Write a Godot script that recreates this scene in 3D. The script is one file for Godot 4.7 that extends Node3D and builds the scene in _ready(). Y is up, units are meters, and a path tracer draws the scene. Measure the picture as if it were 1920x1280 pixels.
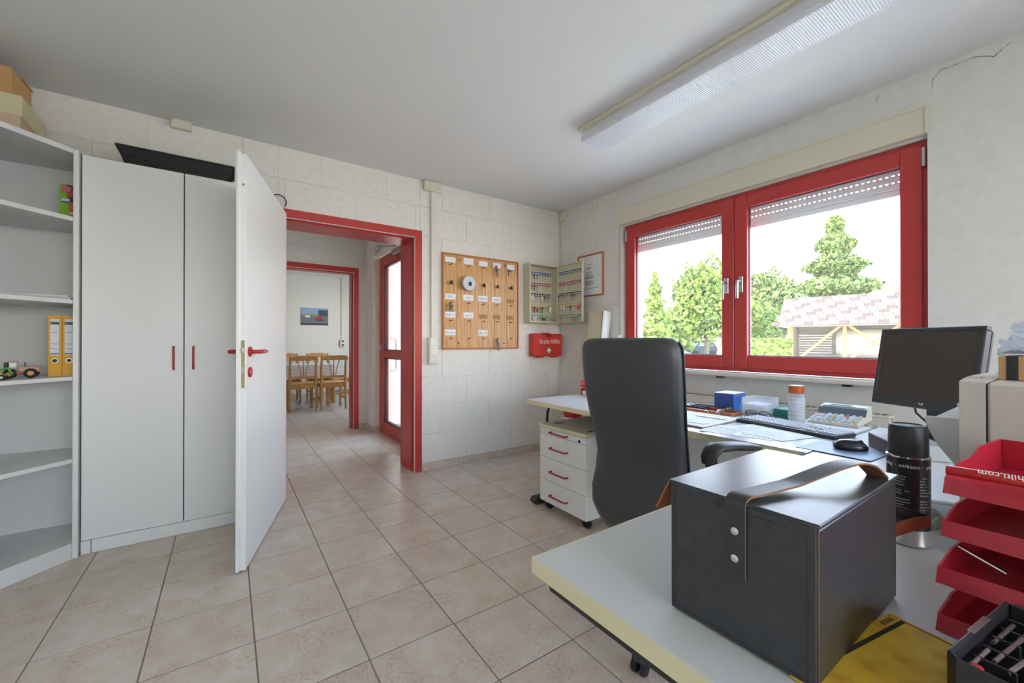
extends Node3D
# An office with a red framed window, built in metres. The corner of the back wall and the window wall is the origin:
# x runs along the back wall (room at x < 0), z along the window wall (room at z > 0), y up.

const F := 769.55
const CX := 960.0
const CY := 642.6
const YAW := 0.6065
const EYE := Vector3(-3.001, 1.1224, 3.4015)
const CEIL := 2.55
const DESK := 0.72
const TX := 0.33
const TZ := 0.3357

var mats := {}
var taken := {}
var rng := RandomNumberGenerator.new()

# ---------------------------------------------------------------- pixel -> place
func ray(x: float, y: float) -> Vector3:
	var fw := Vector3(sin(YAW), 0, -cos(YAW))
	var rt := Vector3(cos(YAW), 0, sin(YAW))
	return fw + rt * (x - CX) / F + Vector3.UP * (CY - y) / F
func on_y(x: float, y: float, v := 0.0) -> Vector3:
	var d := ray(x, y)
	return EYE + d * (v - EYE.y) / d.y
func on_x(x: float, y: float, v := 0.0) -> Vector3:
	var d := ray(x, y)
	return EYE + d * (v - EYE.x) / d.x
func on_z(x: float, y: float, v := 0.0) -> Vector3:
	var d := ray(x, y)
	return EYE + d * (v - EYE.z) / d.z
func at_d(x: float, y: float, dist: float) -> Vector3:
	return EYE + ray(x, y) * dist

# ---------------------------------------------------------------- materials
func rgb(r: int, g: int, b: int) -> Color:
	return Color8(r, g, b)
func mat(key: String, c: Color, rough := 0.6, metal := 0.0, spec := 0.5) -> StandardMaterial3D:
	if mats.has(key):
		return mats[key]
	var m := StandardMaterial3D.new()
	m.albedo_color = c
	m.roughness = rough
	m.metallic = metal
	m.metallic_specular = spec
	mats[key] = m
	return m
func glass(key: String, c: Color, alpha: float, rough := 0.02) -> StandardMaterial3D:
	if mats.has(key):
		return mats[key]
	var m := StandardMaterial3D.new()
	m.albedo_color = Color(c.r, c.g, c.b, alpha)
	m.transparency = BaseMaterial3D.TRANSPARENCY_ALPHA
	m.roughness = rough
	mats[key] = m
	return m
func noise_image(n: int, freq: float, oct: int, seedv: int, stops: Array, typ := FastNoiseLite.TYPE_SIMPLEX_SMOOTH) -> Image:
	# stops: [[position, Color], ...] ; seamless
	var fnl := FastNoiseLite.new()
	fnl.noise_type = typ
	fnl.seed = seedv
	fnl.frequency = freq
	fnl.fractal_octaves = oct
	var src := fnl.get_seamless_image(n, n)
	src.convert(Image.FORMAT_L8)
	var g := Gradient.new()
	var offs := PackedFloat32Array()
	var cols := PackedColorArray()
	for s in stops:
		offs.append(s[0])
		cols.append(s[1])
	g.offsets = offs
	g.colors = cols
	var lut := []
	for i in 256:
		lut.append(g.sample(i / 255.0))
	var data := src.get_data()
	var out := PackedByteArray()
	out.resize(n * n * 3)
	for i in n * n:
		var c: Color = lut[data[i]]
		out[i * 3] = c.r8
		out[i * 3 + 1] = c.g8
		out[i * 3 + 2] = c.b8
	return Image.create_from_data(n, n, false, Image.FORMAT_RGB8, out)
func tri_mat(key: String, im: Image, scale: float, rough: float, world := true) -> StandardMaterial3D:
	if mats.has(key):
		return mats[key]
	var m := StandardMaterial3D.new()
	m.albedo_texture = ImageTexture.create_from_image(im)
	m.uv1_triplanar = true
	m.uv1_world_triplanar = world
	m.uv1_scale = Vector3.ONE * scale
	m.roughness = rough
	mats[key] = m
	return m
func tile_mat(key: String, sd: int, base: Color, light: Color, stain: Color) -> void:
	# ceramic print: pale cloudy ground with small rusty flecks gathered in patches
	var n := 1024
	var cloud := FastNoiseLite.new()
	cloud.seed = sd
	cloud.frequency = 0.008
	cloud.fractal_octaves = 4
	var patch := FastNoiseLite.new()
	patch.seed = sd + 1
	patch.frequency = 0.006
	patch.fractal_octaves = 3
	var fleck := FastNoiseLite.new()
	fleck.seed = sd + 2
	fleck.frequency = 0.06
	fleck.fractal_octaves = 3
	var A := cloud.get_seamless_image(n, n)
	var B := patch.get_seamless_image(n, n)
	var C := fleck.get_seamless_image(n, n)
	for im in [A, B, C]:
		im.convert(Image.FORMAT_L8)
	var a := A.get_data()
	var b := B.get_data()
	var c := C.get_data()
	var out := PackedByteArray()
	out.resize(n * n * 3)
	for i in n * n:
		var col := base.lerp(light, a[i] / 255.0)
		var p := clampf((b[i] / 255.0 - 0.42) * 3.0, 0.0, 1.0)
		var f := clampf((c[i] / 255.0 - 0.52) * 3.0, 0.0, 1.0)
		col = col.lerp(stain, p * f * 0.5 + f * 0.08 + p * 0.08)
		out[i * 3] = col.r8
		out[i * 3 + 1] = col.g8
		out[i * 3 + 2] = col.b8
	tri_mat(key, Image.create_from_data(n, n, false, Image.FORMAT_RGB8, out), 0.85, 0.28)
func img_mat(key: String, im: Image, rough := 0.6) -> StandardMaterial3D:
	if mats.has(key):
		return mats[key]
	var m := StandardMaterial3D.new()
	m.albedo_texture = ImageTexture.create_from_image(im)
	m.roughness = rough
	mats[key] = m
	return m
func blank(w: int, h: int, c: Color) -> Image:
	var im := Image.create(w, h, false, Image.FORMAT_RGB8)
	im.fill(c)
	return im

# ---------------------------------------------------------------- shapes
func st() -> SurfaceTool:
	var s := SurfaceTool.new()
	s.begin(Mesh.PRIMITIVE_TRIANGLES)
	s.set_smooth_group(-1)
	return s
func tri(s: SurfaceTool, a: Vector3, b: Vector3, c: Vector3, ref: Vector3) -> void:
	var n := (c - a).cross(b - a)
	if n.length_squared() < 1e-18:
		return
	if n.dot((a + b + c) / 3.0 - ref) < 0.0:
		var t := b
		b = c
		c = t
	s.add_vertex(a)
	s.add_vertex(b)
	s.add_vertex(c)
func quad(s: SurfaceTool, a: Vector3, b: Vector3, c: Vector3, d: Vector3, ref: Vector3) -> void:
	tri(s, a, b, c, ref)
	tri(s, a, c, d, ref)
func done(s: SurfaceTool) -> ArrayMesh:
	s.generate_normals()
	return s.commit()
func add_box(s: SurfaceTool, c: Vector3, size: Vector3, bev := 0.0, b := Basis.IDENTITY) -> void:
	s.set_smooth_group(-1)
	var h := size * 0.5
	var r: float = min(bev, min(h.x, min(h.y, h.z)) * 0.9)
	var P := func(sx, sy, sz, k):
		var v := Vector3(sx * (h.x - (0.0 if k == 0 else r)), sy * (h.y - (0.0 if k == 1 else r)), sz * (h.z - (0.0 if k == 2 else r)))
		return c + b * v
	for sg in [-1, 1]:
		quad(s, P.call(sg, -1, -1, 0), P.call(sg, 1, -1, 0), P.call(sg, 1, 1, 0), P.call(sg, -1, 1, 0), c)
		quad(s, P.call(-1, sg, -1, 1), P.call(1, sg, -1, 1), P.call(1, sg, 1, 1), P.call(-1, sg, 1, 1), c)
		quad(s, P.call(-1, -1, sg, 2), P.call(1, -1, sg, 2), P.call(1, 1, sg, 2), P.call(-1, 1, sg, 2), c)
	if r > 0.0:
		for p in [-1, 1]:
			for q in [-1, 1]:
				quad(s, P.call(p, q, -1, 0), P.call(p, q, 1, 0), P.call(p, q, 1, 1), P.call(p, q, -1, 1), c)
				quad(s, P.call(p, -1, q, 0), P.call(p, 1, q, 0), P.call(p, 1, q, 2), P.call(p, -1, q, 2), c)
				quad(s, P.call(-1, p, q, 1), P.call(1, p, q, 1), P.call(1, p, q, 2), P.call(-1, p, q, 2), c)
				for w in [-1, 1]:
					tri(s, P.call(p, q, w, 0), P.call(p, q, w, 1), P.call(p, q, w, 2), c)
func add_minmax(s: SurfaceTool, a: Vector3, b: Vector3, bev := 0.0) -> void:
	add_box(s, (a + b) * 0.5, (b - a).abs(), bev)
func box_mesh(size: Vector3, bev := 0.003) -> ArrayMesh:
	var s := st()
	add_box(s, Vector3.ZERO, size, bev)
	return done(s)
func add_prism(s: SurfaceTool, pts: PackedVector2Array, z0: float, z1: float, xf := Transform3D.IDENTITY) -> void:
	# polygon in the xy plane, extruded along z
	s.set_smooth_group(-1)
	var idx := Geometry2D.triangulate_polygon(pts)
	var mid := Vector2.ZERO
	for p in pts:
		mid += p
	mid /= pts.size()
	var inn := (z0 + z1) * 0.5
	for i in range(0, idx.size(), 3):
		for z in [z0, z1]:
			var a := Vector3(pts[idx[i]].x, pts[idx[i]].y, z)
			var b := Vector3(pts[idx[i + 1]].x, pts[idx[i + 1]].y, z)
			var c := Vector3(pts[idx[i + 2]].x, pts[idx[i + 2]].y, z)
			tri(s, xf * a, xf * b, xf * c, xf * Vector3((a.x + b.x + c.x) / 3.0, (a.y + b.y + c.y) / 3.0, inn))
	var area := 0.0
	for i in pts.size():
		var p := pts[i]
		var q := pts[(i + 1) % pts.size()]
		area += p.x * q.y - q.x * p.y
	for i in pts.size():
		var p := pts[i]
		var q := pts[(i + 1) % pts.size()]
		var nrm := Vector2(q.y - p.y, p.x - q.x) * (1.0 if area > 0 else -1.0)
		var m := (p + q) * 0.5 - nrm.normalized() * 0.001
		quad(s, xf * Vector3(p.x, p.y, z0), xf * Vector3(q.x, q.y, z0), xf * Vector3(q.x, q.y, z1), xf * Vector3(p.x, p.y, z1), xf * Vector3(m.x, m.y, inn))
func add_lathe(s: SurfaceTool, prof: Array, seg: int, xf := Transform3D.IDENTITY, squash := 1.0) -> void:
	# prof: [Vector2(radius, y), ...]
	var grp := 0
	for i in range(prof.size() - 1):
		var p: Vector2 = prof[i]
		var q: Vector2 = prof[i + 1]
		if i > 0:
			var o: Vector2 = prof[i - 1]
			if (p - o).normalized().dot((q - p).normalized()) < 0.8:
				grp += 1
		s.set_smooth_group(grp)
		var nrm := Vector2(q.y - p.y, p.x - q.x)
		for k in seg:
			var a0 := TAU * k / seg
			var a1 := TAU * (k + 1) / seg
			var A := Vector3(p.x * cos(a0), p.y, p.x * sin(a0) * squash)
			var B := Vector3(p.x * cos(a1), p.y, p.x * sin(a1) * squash)
			var C := Vector3(q.x * cos(a1), q.y, q.x * sin(a1) * squash)
			var D := Vector3(q.x * cos(a0), q.y, q.x * sin(a0) * squash)
			var am := (a0 + a1) * 0.5
			var mid := (A + B + C + D) * 0.25
			var ref := mid - Vector3(nrm.x * cos(am), nrm.y, nrm.x * sin(am)).normalized() * 0.01
			quad(s, xf * A, xf * B, xf * C, xf * D, xf * ref)
func lathe_mesh(prof: Array, seg := 24, squash := 1.0) -> ArrayMesh:
	var s := st()
	add_lathe(s, prof, seg, Transform3D.IDENTITY, squash)
	return done(s)
func add_tube(s: SurfaceTool, path: Array, r, seg := 10, flat := 1.0) -> void:
	# path of Vector3; r a number or an array; flat squashes the section in its up direction
	var rings := []
	var up := Vector3.UP
	for i in path.size():
		var t: Vector3 = (path[min(i + 1, path.size() - 1)] - path[max(i - 1, 0)]).normalized()
		if absf(t.dot(up)) > 0.95 and i == 0:
			up = Vector3.RIGHT
		var side := t.cross(up).normalized()
		var u := side.cross(t).normalized()
		up = u
		var rr: float = r[i] if r is Array else r
		var ring := []
		for k in seg:
			var a := TAU * k / seg
			ring.append(path[i] + side * cos(a) * rr + u * sin(a) * rr * flat)
		rings.append(ring)
	s.set_smooth_group(1)
	for i in range(path.size() - 1):
		for k in seg:
			var k2: int = (k + 1) % seg
			var ref: Vector3 = (path[i] + path[i + 1]) * 0.5
			quad(s, rings[i][k], rings[i][k2], rings[i + 1][k2], rings[i + 1][k], ref)
	s.set_smooth_group(-1)
	for e in [0, path.size() - 1]:
		var inner: Vector3 = path[1] if e == 0 else path[path.size() - 2]
		for k in range(1, seg - 1):
			tri(s, rings[e][0], rings[e][k], rings[e][k + 1], inner)
func tube_mesh(path: Array, r, seg := 10, flat := 1.0) -> ArrayMesh:
	var s := st()
	add_tube(s, path, r, seg, flat)
	return done(s)
func add_loft(s: SurfaceTool, rings: Array, grp := 1) -> void:
	# closed rings of Vector3 with the same count, capped at both ends
	var n: int = rings[0].size()
	var mids := []
	for r in rings:
		var m := Vector3.ZERO
		for p in r:
			m += p
		mids.append(m / n)
	s.set_smooth_group(grp)
	for i in range(rings.size() - 1):
		for k in n:
			var k2: int = (k + 1) % n
			quad(s, rings[i][k], rings[i][k2], rings[i + 1][k2], rings[i + 1][k], (mids[i] + mids[i + 1]) * 0.5)
	for e in [0, rings.size() - 1]:
		var ref: Vector3 = mids[1] if e == 0 else mids[rings.size() - 2]
		for k in n:
			tri(s, mids[e], rings[e][k], rings[e][(k + 1) % n], ref)
func text_mesh(t: String, size: float, depth := 0.0005) -> TextMesh:
	var m := TextMesh.new()
	m.text = t
	var f := SystemFont.new()
	f.font_names = PackedStringArray(["Droid Sans"])
	m.font = f
	m.font_size = 48
	m.pixel_size = size / 48.0
	m.depth = depth
	return m

# ---------------------------------------------------------------- nodes
func numbered(called: String) -> String:
	if not taken.has(called):
		taken[called] = 0
		return called
	taken[called] += 1
	return "%s_%03d" % [called, taken[called]]
func thing(called: String, label: String, category: String, at := Vector3.ZERO, turn := 0.0, group := "") -> Node3D:
	var o := Node3D.new()
	o.name = numbered(called)
	add_child(o)
	o.position = at
	o.rotation.y = turn
	o.set_meta("label", label)
	o.set_meta("category", category)
	if group != "":
		o.set_meta("group", group)
	return o
func structure(called: String, label := "") -> Node3D:
	var o := Node3D.new()
	o.name = called
	add_child(o)
	o.set_meta("kind", "structure")
	if label != "":
		o.set_meta("label", label)
	return o
func put(parent: Node3D, called: String, mesh: Mesh, m: Material, at := Vector3.ZERO, b := Basis.IDENTITY, label := "") -> MeshInstance3D:
	var o := MeshInstance3D.new()
	o.name = called
	o.mesh = mesh
	o.material_override = m
	o.transform = Transform3D(b, at)
	parent.add_child(o, true)
	if label != "":
		o.set_meta("label", label)
	return o
func bx(parent: Node3D, called: String, m: Material, a: Vector3, b: Vector3, bev := 0.003, label := "") -> MeshInstance3D:
	return put(parent, called, box_mesh((b - a).abs(), bev), m, (a + b) * 0.5, Basis.IDENTITY, label)
func card(parent: Node3D, called: String, m: Material, w: float, h: float, at: Vector3, b := Basis.IDENTITY, label := "") -> MeshInstance3D:
	var q := QuadMesh.new()
	q.size = Vector2(w, h)
	return put(parent, called, q, m, at, b, label)
func yaw(a: float) -> Basis:
	return Basis(Vector3.UP, a)

# ================================================================ scene
func _ready() -> void:
	rng.seed = 7
	set_camera_and_light()
	set_materials()
	build_floor()
	build_shell()
	build_back_wall_door()
	build_window()
	build_hall_and_kitchen()
	build_outside()
	build_ceiling_lamp()
	build_wall_fittings()
	build_storage()
	build_key_wall()
	build_desks()
	build_chair()
	build_far_desk_items()
	build_near_desk_items()

func set_camera_and_light() -> void:
	var cam := Camera3D.new()
	cam.name = "camera"
	cam.fov = rad_to_deg(2.0 * atan(640.0 / F))
	cam.near = 0.05
	cam.far = 400.0
	add_child(cam)
	cam.position = EYE
	cam.rotation = Vector3(atan((CY - 640.0) / F), -YAW, 0)
	cam.current = true
	var sky_m := ProceduralSkyMaterial.new()
	sky_m.sky_top_color = Color(0.64, 0.81, 1.0)
	sky_m.sky_horizon_color = Color(1.0, 0.985, 0.96)
	sky_m.sky_curve = 0.25
	sky_m.ground_bottom_color = Color(0.55, 0.54, 0.50)
	sky_m.ground_horizon_color = Color(0.85, 0.85, 0.82)
	sky_m.sky_energy_multiplier = 1.0
	sky_m.sun_angle_max = 1.0
	var sky := Sky.new()
	sky.sky_material = sky_m
	var env := Environment.new()
	env.background_mode = Environment.BG_SKY
	env.sky = sky
	env.background_energy_multiplier = 12.5
	env.tonemap_mode = Environment.TONE_MAPPER_LINEAR
	env.tonemap_exposure = 1.0
	env.sdfgi_enabled = true
	env.ssao_enabled = true
	env.ssil_enabled = true
	var we := WorldEnvironment.new()
	we.name = "environment"
	we.environment = env
	add_child(we)
	# the sun stands high behind the building: it lights the yard, no window of the office
	var sun := DirectionalLight3D.new()
	sun.name = "sun"
	sun.light_color = Color(1.0, 0.95, 0.86)
	sun.light_energy = 8.0
	sun.light_angular_distance = 0.5
	sun.shadow_enabled = true
	add_child(sun)
	sun.look_at_from_position(Vector3(-6, 11, -5), Vector3.ZERO, Vector3.UP)

func set_materials() -> void:
	tile_mat("tile", 3, rgb(204, 187, 170), rgb(218, 207, 195), rgb(178, 146, 118))
	tile_mat("tile_b", 11, rgb(201, 183, 165), rgb(215, 203, 190), rgb(174, 142, 114))
	mat("grout", rgb(138, 132, 124), 0.9)
	tri_mat("paint", noise_image(256, 0.05, 4, 21, [[0.0, rgb(228, 222, 211)], [0.5, rgb(233, 228, 218)], [1.0, rgb(236, 232, 224)]]), 1.4, 0.7)
	tri_mat("plaster", noise_image(256, 0.04, 4, 31, [[0.0, rgb(220, 218, 209)], [0.5, rgb(225, 223, 215)], [1.0, rgb(228, 226, 220)]]), 1.1, 0.8)
	mat("ceiling", rgb(226, 224, 220), 0.85)
	mat("white_board", rgb(228, 229, 226), 0.35)
	mat("white_door", rgb(236, 237, 234), 0.35)
	mat("red", rgb(190, 58, 55), 0.32)
	mat("red_dark", rgb(150, 30, 32), 0.35)
	mat("red_handle", rgb(176, 36, 42), 0.25)
	mat("cream", rgb(222, 216, 192), 0.5)
	mat("cream_edge", rgb(228, 220, 182), 0.45)
	mat("desk_top", rgb(216, 217, 216), 0.28)
	mat("seal", rgb(235, 226, 208), 0.5)
	mat("black_plastic", rgb(34, 35, 38), 0.45)
	mat("charcoal", rgb(56, 58, 62), 0.5)
	mat("black_metal", rgb(30, 30, 32), 0.4, 0.3)
	mat("steel", rgb(190, 190, 188), 0.3, 0.9)
	mat("chrome", rgb(225, 225, 225), 0.12, 1.0)
	mat("brass", rgb(176, 160, 112), 0.4, 0.7)
	mat("socket_white", rgb(228, 224, 210), 0.4)
	mat("paper", rgb(238, 239, 240), 0.7)
	mat("ink", rgb(70, 72, 80), 0.7)
	mat("wood_orange", rgb(190, 112, 58), 0.45)
	mat("leather_black", rgb(58, 60, 64), 0.42)
	mat("leather_brown", rgb(168, 92, 50), 0.6)
	mat("printer_beige", rgb(206, 200, 190), 0.5)
	mat("printer_white", rgb(226, 228, 230), 0.4)
	mat("cardboard", rgb(196, 152, 100), 0.8)
	mat("rubber", rgb(22, 22, 24), 0.7)
	var g := glass("pane", Color(0.97, 1.0, 0.99), 0.06)
	g.metallic_specular = 0.4
	glass("clear_plastic", Color(0.93, 0.95, 0.97), 0.28, 0.08)

# ---------------------------------------------------------------- floor
func build_floor() -> void:
	var fl := structure("floor", "beige mottled square floor tiles with grey grout")
	var slab := st()
	add_minmax(slab, Vector3(-4.7, -0.2, -6.6), Vector3(0.3, -0.0025, 6.9))
	put(fl, "screed", done(slab), mats.grout)
	var s := st()
	add_box(s, Vector3(0, -0.006, 0), Vector3(TX - 0.005, 0.012, TZ - 0.006), 0.0012)
	var tile := done(s)
	var far := st()
	for i in range(-6, 9):
		for j in range(-17, 21):
			var x := (i + 0.5) * TX - 2.584
			var z := (j + 0.5) * TZ - 0.435
			var x0 := -4.33
			var x1 := 0.0
			var z1 := 6.4
			if z < -0.1:
				x0 = -3.6
				x1 = -1.36
			if z < -2.3:
				x1 = 0.0
			var seen := z < 3.75 and (z > -0.1 or (x > -2.95 and x < -0.9))
			var a := Vector3(max(x - TX * 0.5 + 0.0025, x0), -0.012, max(z - TZ * 0.5 + 0.003, -6.15))
			var b := Vector3(min(x + TX * 0.5 - 0.0025, x1), 0.0, min(z + TZ * 0.5 - 0.003, z1))
			if b.x - a.x < 0.01 or b.z - a.z < 0.01:
				continue
			var whole: bool = b.x - a.x > TX - 0.006 and b.z - a.z > TZ - 0.007
			var m: Material = mats.tile if (i * 7 + j * 13) % 3 else mats.tile_b
			if seen:
				if whole:
					put(fl, "tile", tile, m, Vector3(x, 0, z))
				else:
					put(fl, "tile", box_mesh(b - a, 0.0012), m, (a + b) * 0.5)
			else:
				add_minmax(far, a, b, 0.0)
	var rest := put(fl, "tile_field", done(far), mats.tile)
	rest.set_meta("kind", "stuff")

# a wall of painted blocks: u runs along the wall, n points into the room; spans [u0, u1, y0, y1]
func block_face(parent: Node3D, o: Vector3, u: Vector3, n: Vector3, spans: Array, shift := 0.0) -> void:
	var H := 0.25
	var W := 0.50
	var top0 := 2.315
	var cache := {}
	for sp in spans:
		for k in range(-2, 11):
			var ya: float = max(top0 - (k + 1) * H + 0.25, sp[2])
			var yb: float = min(top0 - k * H + 0.25, sp[3])
			if yb - ya < 0.02:
				continue
			var off := shift + (W * 0.5 if k % 2 else 0.0)
			var q0 := int(floor((sp[0] - off) / W))
			var q1 := int(ceil((sp[1] - off) / W))
			for q in range(q0, q1):
				var ua: float = max(off + q * W, sp[0])
				var ub: float = min(off + (q + 1) * W, sp[1])
				if ub - ua < 0.02:
					continue
				var w: float = ub - ua - 0.0012
				var h: float = yb - ya - 0.004
				var key := "%.3f_%.3f" % [w, h]
				if not cache.has(key):
					cache[key] = box_mesh(Vector3(w, h, 0.02), 0.0016)
				var bas := Basis(u, Vector3.UP, u.cross(Vector3.UP))
				put(parent, "block", cache[key], mats.paint, o + u * (ua + ub) * 0.5 + Vector3.UP * (ya + yb) * 0.5 - n * (0.0105 - 0.0003 * ((q * 5 + k * 3) % 3)), bas)
func slab(parent: Node3D, called: String, m: Material, boxes: Array) -> void:
	var s := st()
	for b in boxes:
		add_minmax(s, b[0], b[1])
	put(parent, called, done(s), m)

func build_shell() -> void:
	var wb := structure("wall_back", "white painted block wall with the key board and door")
	slab(wb, "core", mats.paint, [[Vector3(-4.63, 0, -0.30), Vector3(-2.70, 2.75, -0.005)], [Vector3(-1.62, 0, -0.30), Vector3(0, 2.75, -0.005)], [Vector3(-2.70, 2.095, -0.30), Vector3(-1.62, 2.75, -0.005)]])
	block_face(wb, Vector3.ZERO, Vector3.RIGHT, Vector3.BACK, [[-4.33, -2.70, 0.0, CEIL], [-1.62, 0.0, 0.0, CEIL], [-2.70, -1.62, 2.095, CEIL]], 0.09)
	# window wall with the seen opening and an added unseen one for fill light
	var ww := structure("wall_right", "pale plastered wall around the red window")
	slab(ww, "plaster", mats.plaster, [
		[Vector3(0, 0, -0.3), Vector3(0.32, 2.75, 0.85)], [Vector3(0, 0, 0.85), Vector3(0.32, 0.885, 2.88)], [Vector3(0, 2.36, 0.85), Vector3(0.32, 2.75, 2.88)],
		[Vector3(0, 0, 2.88), Vector3(0.32, 2.75, 4.0)], [Vector3(0, 0, 4.0), Vector3(0.32, 0.885, 6.03)], [Vector3(0, 2.2, 4.0), Vector3(0.32, 2.75, 6.03)], [Vector3(0, 0, 6.03), Vector3(0.32, 2.75, 6.7)]])
	var cr := mat("crack", rgb(150, 142, 128), 0.9)
	for c in [[[1748, 165], [1752, 146], [1765, 130], [1800, 118], [1830, 106], [1868, 104], [1884, 88]], [[1644, 190], [1652, 171]], [[1868, 104], [1875, 94], [1905, 74]], [[1108, 397], [1112, 376]]]:
		var path := []
		for i in c.size() - 1:
			for k in 5:
				var f := k / 5.0
				path.append(on_x(lerpf(c[i][0], c[i + 1][0], f) + rng.randf_range(-1.6, 1.6), lerpf(c[i][1], c[i + 1][1], f) + rng.randf_range(-1.6, 1.6), -0.0003))
		var rad := []
		for i in path.size():
			rad.append(rng.randf_range(0.0006, 0.0022))
		put(ww, "crack", tube_mesh(path, rad, 5), cr)
	var wl := structure("wall_left", "white wall behind the corner shelf")
	slab(wl, "plaster", mats.plaster, [[Vector3(-4.63, 0, -0.018), Vector3(-4.33, 2.75, 6.7)]])
	# rear wall behind the camera, with a wide opening added for fill light
	var wr := structure("wall_rear", "white wall with a wide opening added for fill light")
	slab(wr, "plaster", mats.plaster, [[Vector3(-4.33, 0, 6.4), Vector3(-3.9, 2.75, 6.7)], [Vector3(-0.5, 0, 6.4), Vector3(0, 2.75, 6.7)], [Vector3(-3.9, 0, 6.4), Vector3(-0.5, 0.8, 6.7)], [Vector3(-3.9, 2.3, 6.4), Vector3(-0.5, 2.75, 6.7)]])
	var ce := structure("ceiling", "flat white ceiling")
	slab(ce, "plaster", mats.ceiling, [[Vector3(-4.7, CEIL, -6.6), Vector3(0.32, CEIL + 0.25, 6.7)]])
	# tiled skirting
	var bb := structure("baseboard_back", "beige tile skirting along the back wall")
	var xs := [-1.604, -1.25, -0.935, -0.62, -0.305, -0.001]
	for i in xs.size() - 1:
		bx(bb, "tile", mats.tile_b, Vector3(xs[i] + 0.002, 0.0, 0.0), Vector3(xs[i + 1] - 0.002, 0.066, 0.009), 0.002)
	var br := structure("baseboard_right", "beige tile skirting along the window wall")
	for i in 18:
		bx(br, "tile", mats.tile_b, Vector3(-0.009, 0.0, 0.012 + i * 0.33), Vector3(0.0, 0.066, 0.338 + i * 0.33), 0.002)

# ---------------------------------------------------------------- door in the back wall
func steel_frame(parent: Node3D, x0: float, x1: float, top: float, zf: float, zb: float, face := 0.06) -> void:
	# red steel frame in a wall parallel to x; outer edges x0..x1, room face at zf, other face at zb
	for sgn in [-1, 1]:
		var xo := x0 if sgn < 0 else x1
		var xi: float = xo - sgn * face
		bx(parent, "architrave", mats.red, Vector3(xo, 0.0, zf - 0.012), Vector3(xi, top, zf + 0.012), 0.002)
		bx(parent, "gasket", mats.seal, Vector3(xi, 0.0, zf - 0.014), Vector3(xi - sgn * 0.004, top - face - 0.004, zf + 0.008), 0.001)
		bx(parent, "rebate", mats.red, Vector3(xi + sgn * 0.03, 0.0, zf - 0.05), Vector3(xi - sgn * 0.002, top - face, zf - 0.012), 0.002)
		bx(parent, "jamb", mats.red, Vector3(xi + sgn * 0.03, 0.0, zb), Vector3(xi - sgn * 0.014, top - face, zf - 0.05), 0.002)
		bx(parent, "architrave", mats.red, Vector3(xo, 0.0, zb - 0.012), Vector3(xi, top, zb + 0.004), 0.002)
	bx(parent, "head", mats.red, Vector3(x0 + face, top - face, zf - 0.012), Vector3(x1 - face, top, zf + 0.012), 0.002)
	bx(parent, "gasket", mats.seal, Vector3(x0 + face, top - face - 0.004, zf - 0.014), Vector3(x1 - face, top - face, zf + 0.008), 0.001)
	bx(parent, "head_rebate", mats.red, Vector3(x0 + face - 0.014, top - face - 0.002, zf - 0.05), Vector3(x1 - face + 0.014, top - face + 0.03, zf - 0.012), 0.002)
	bx(parent, "head_jamb", mats.red, Vector3(x0 + face - 0.014, top - face - 0.014, zb), Vector3(x1 - face + 0.014, top - face + 0.03, zf - 0.05), 0.002)
	bx(parent, "head", mats.red, Vector3(x0 + face, top - face, zb - 0.012), Vector3(x1 - face, top, zb + 0.004), 0.002)

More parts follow.
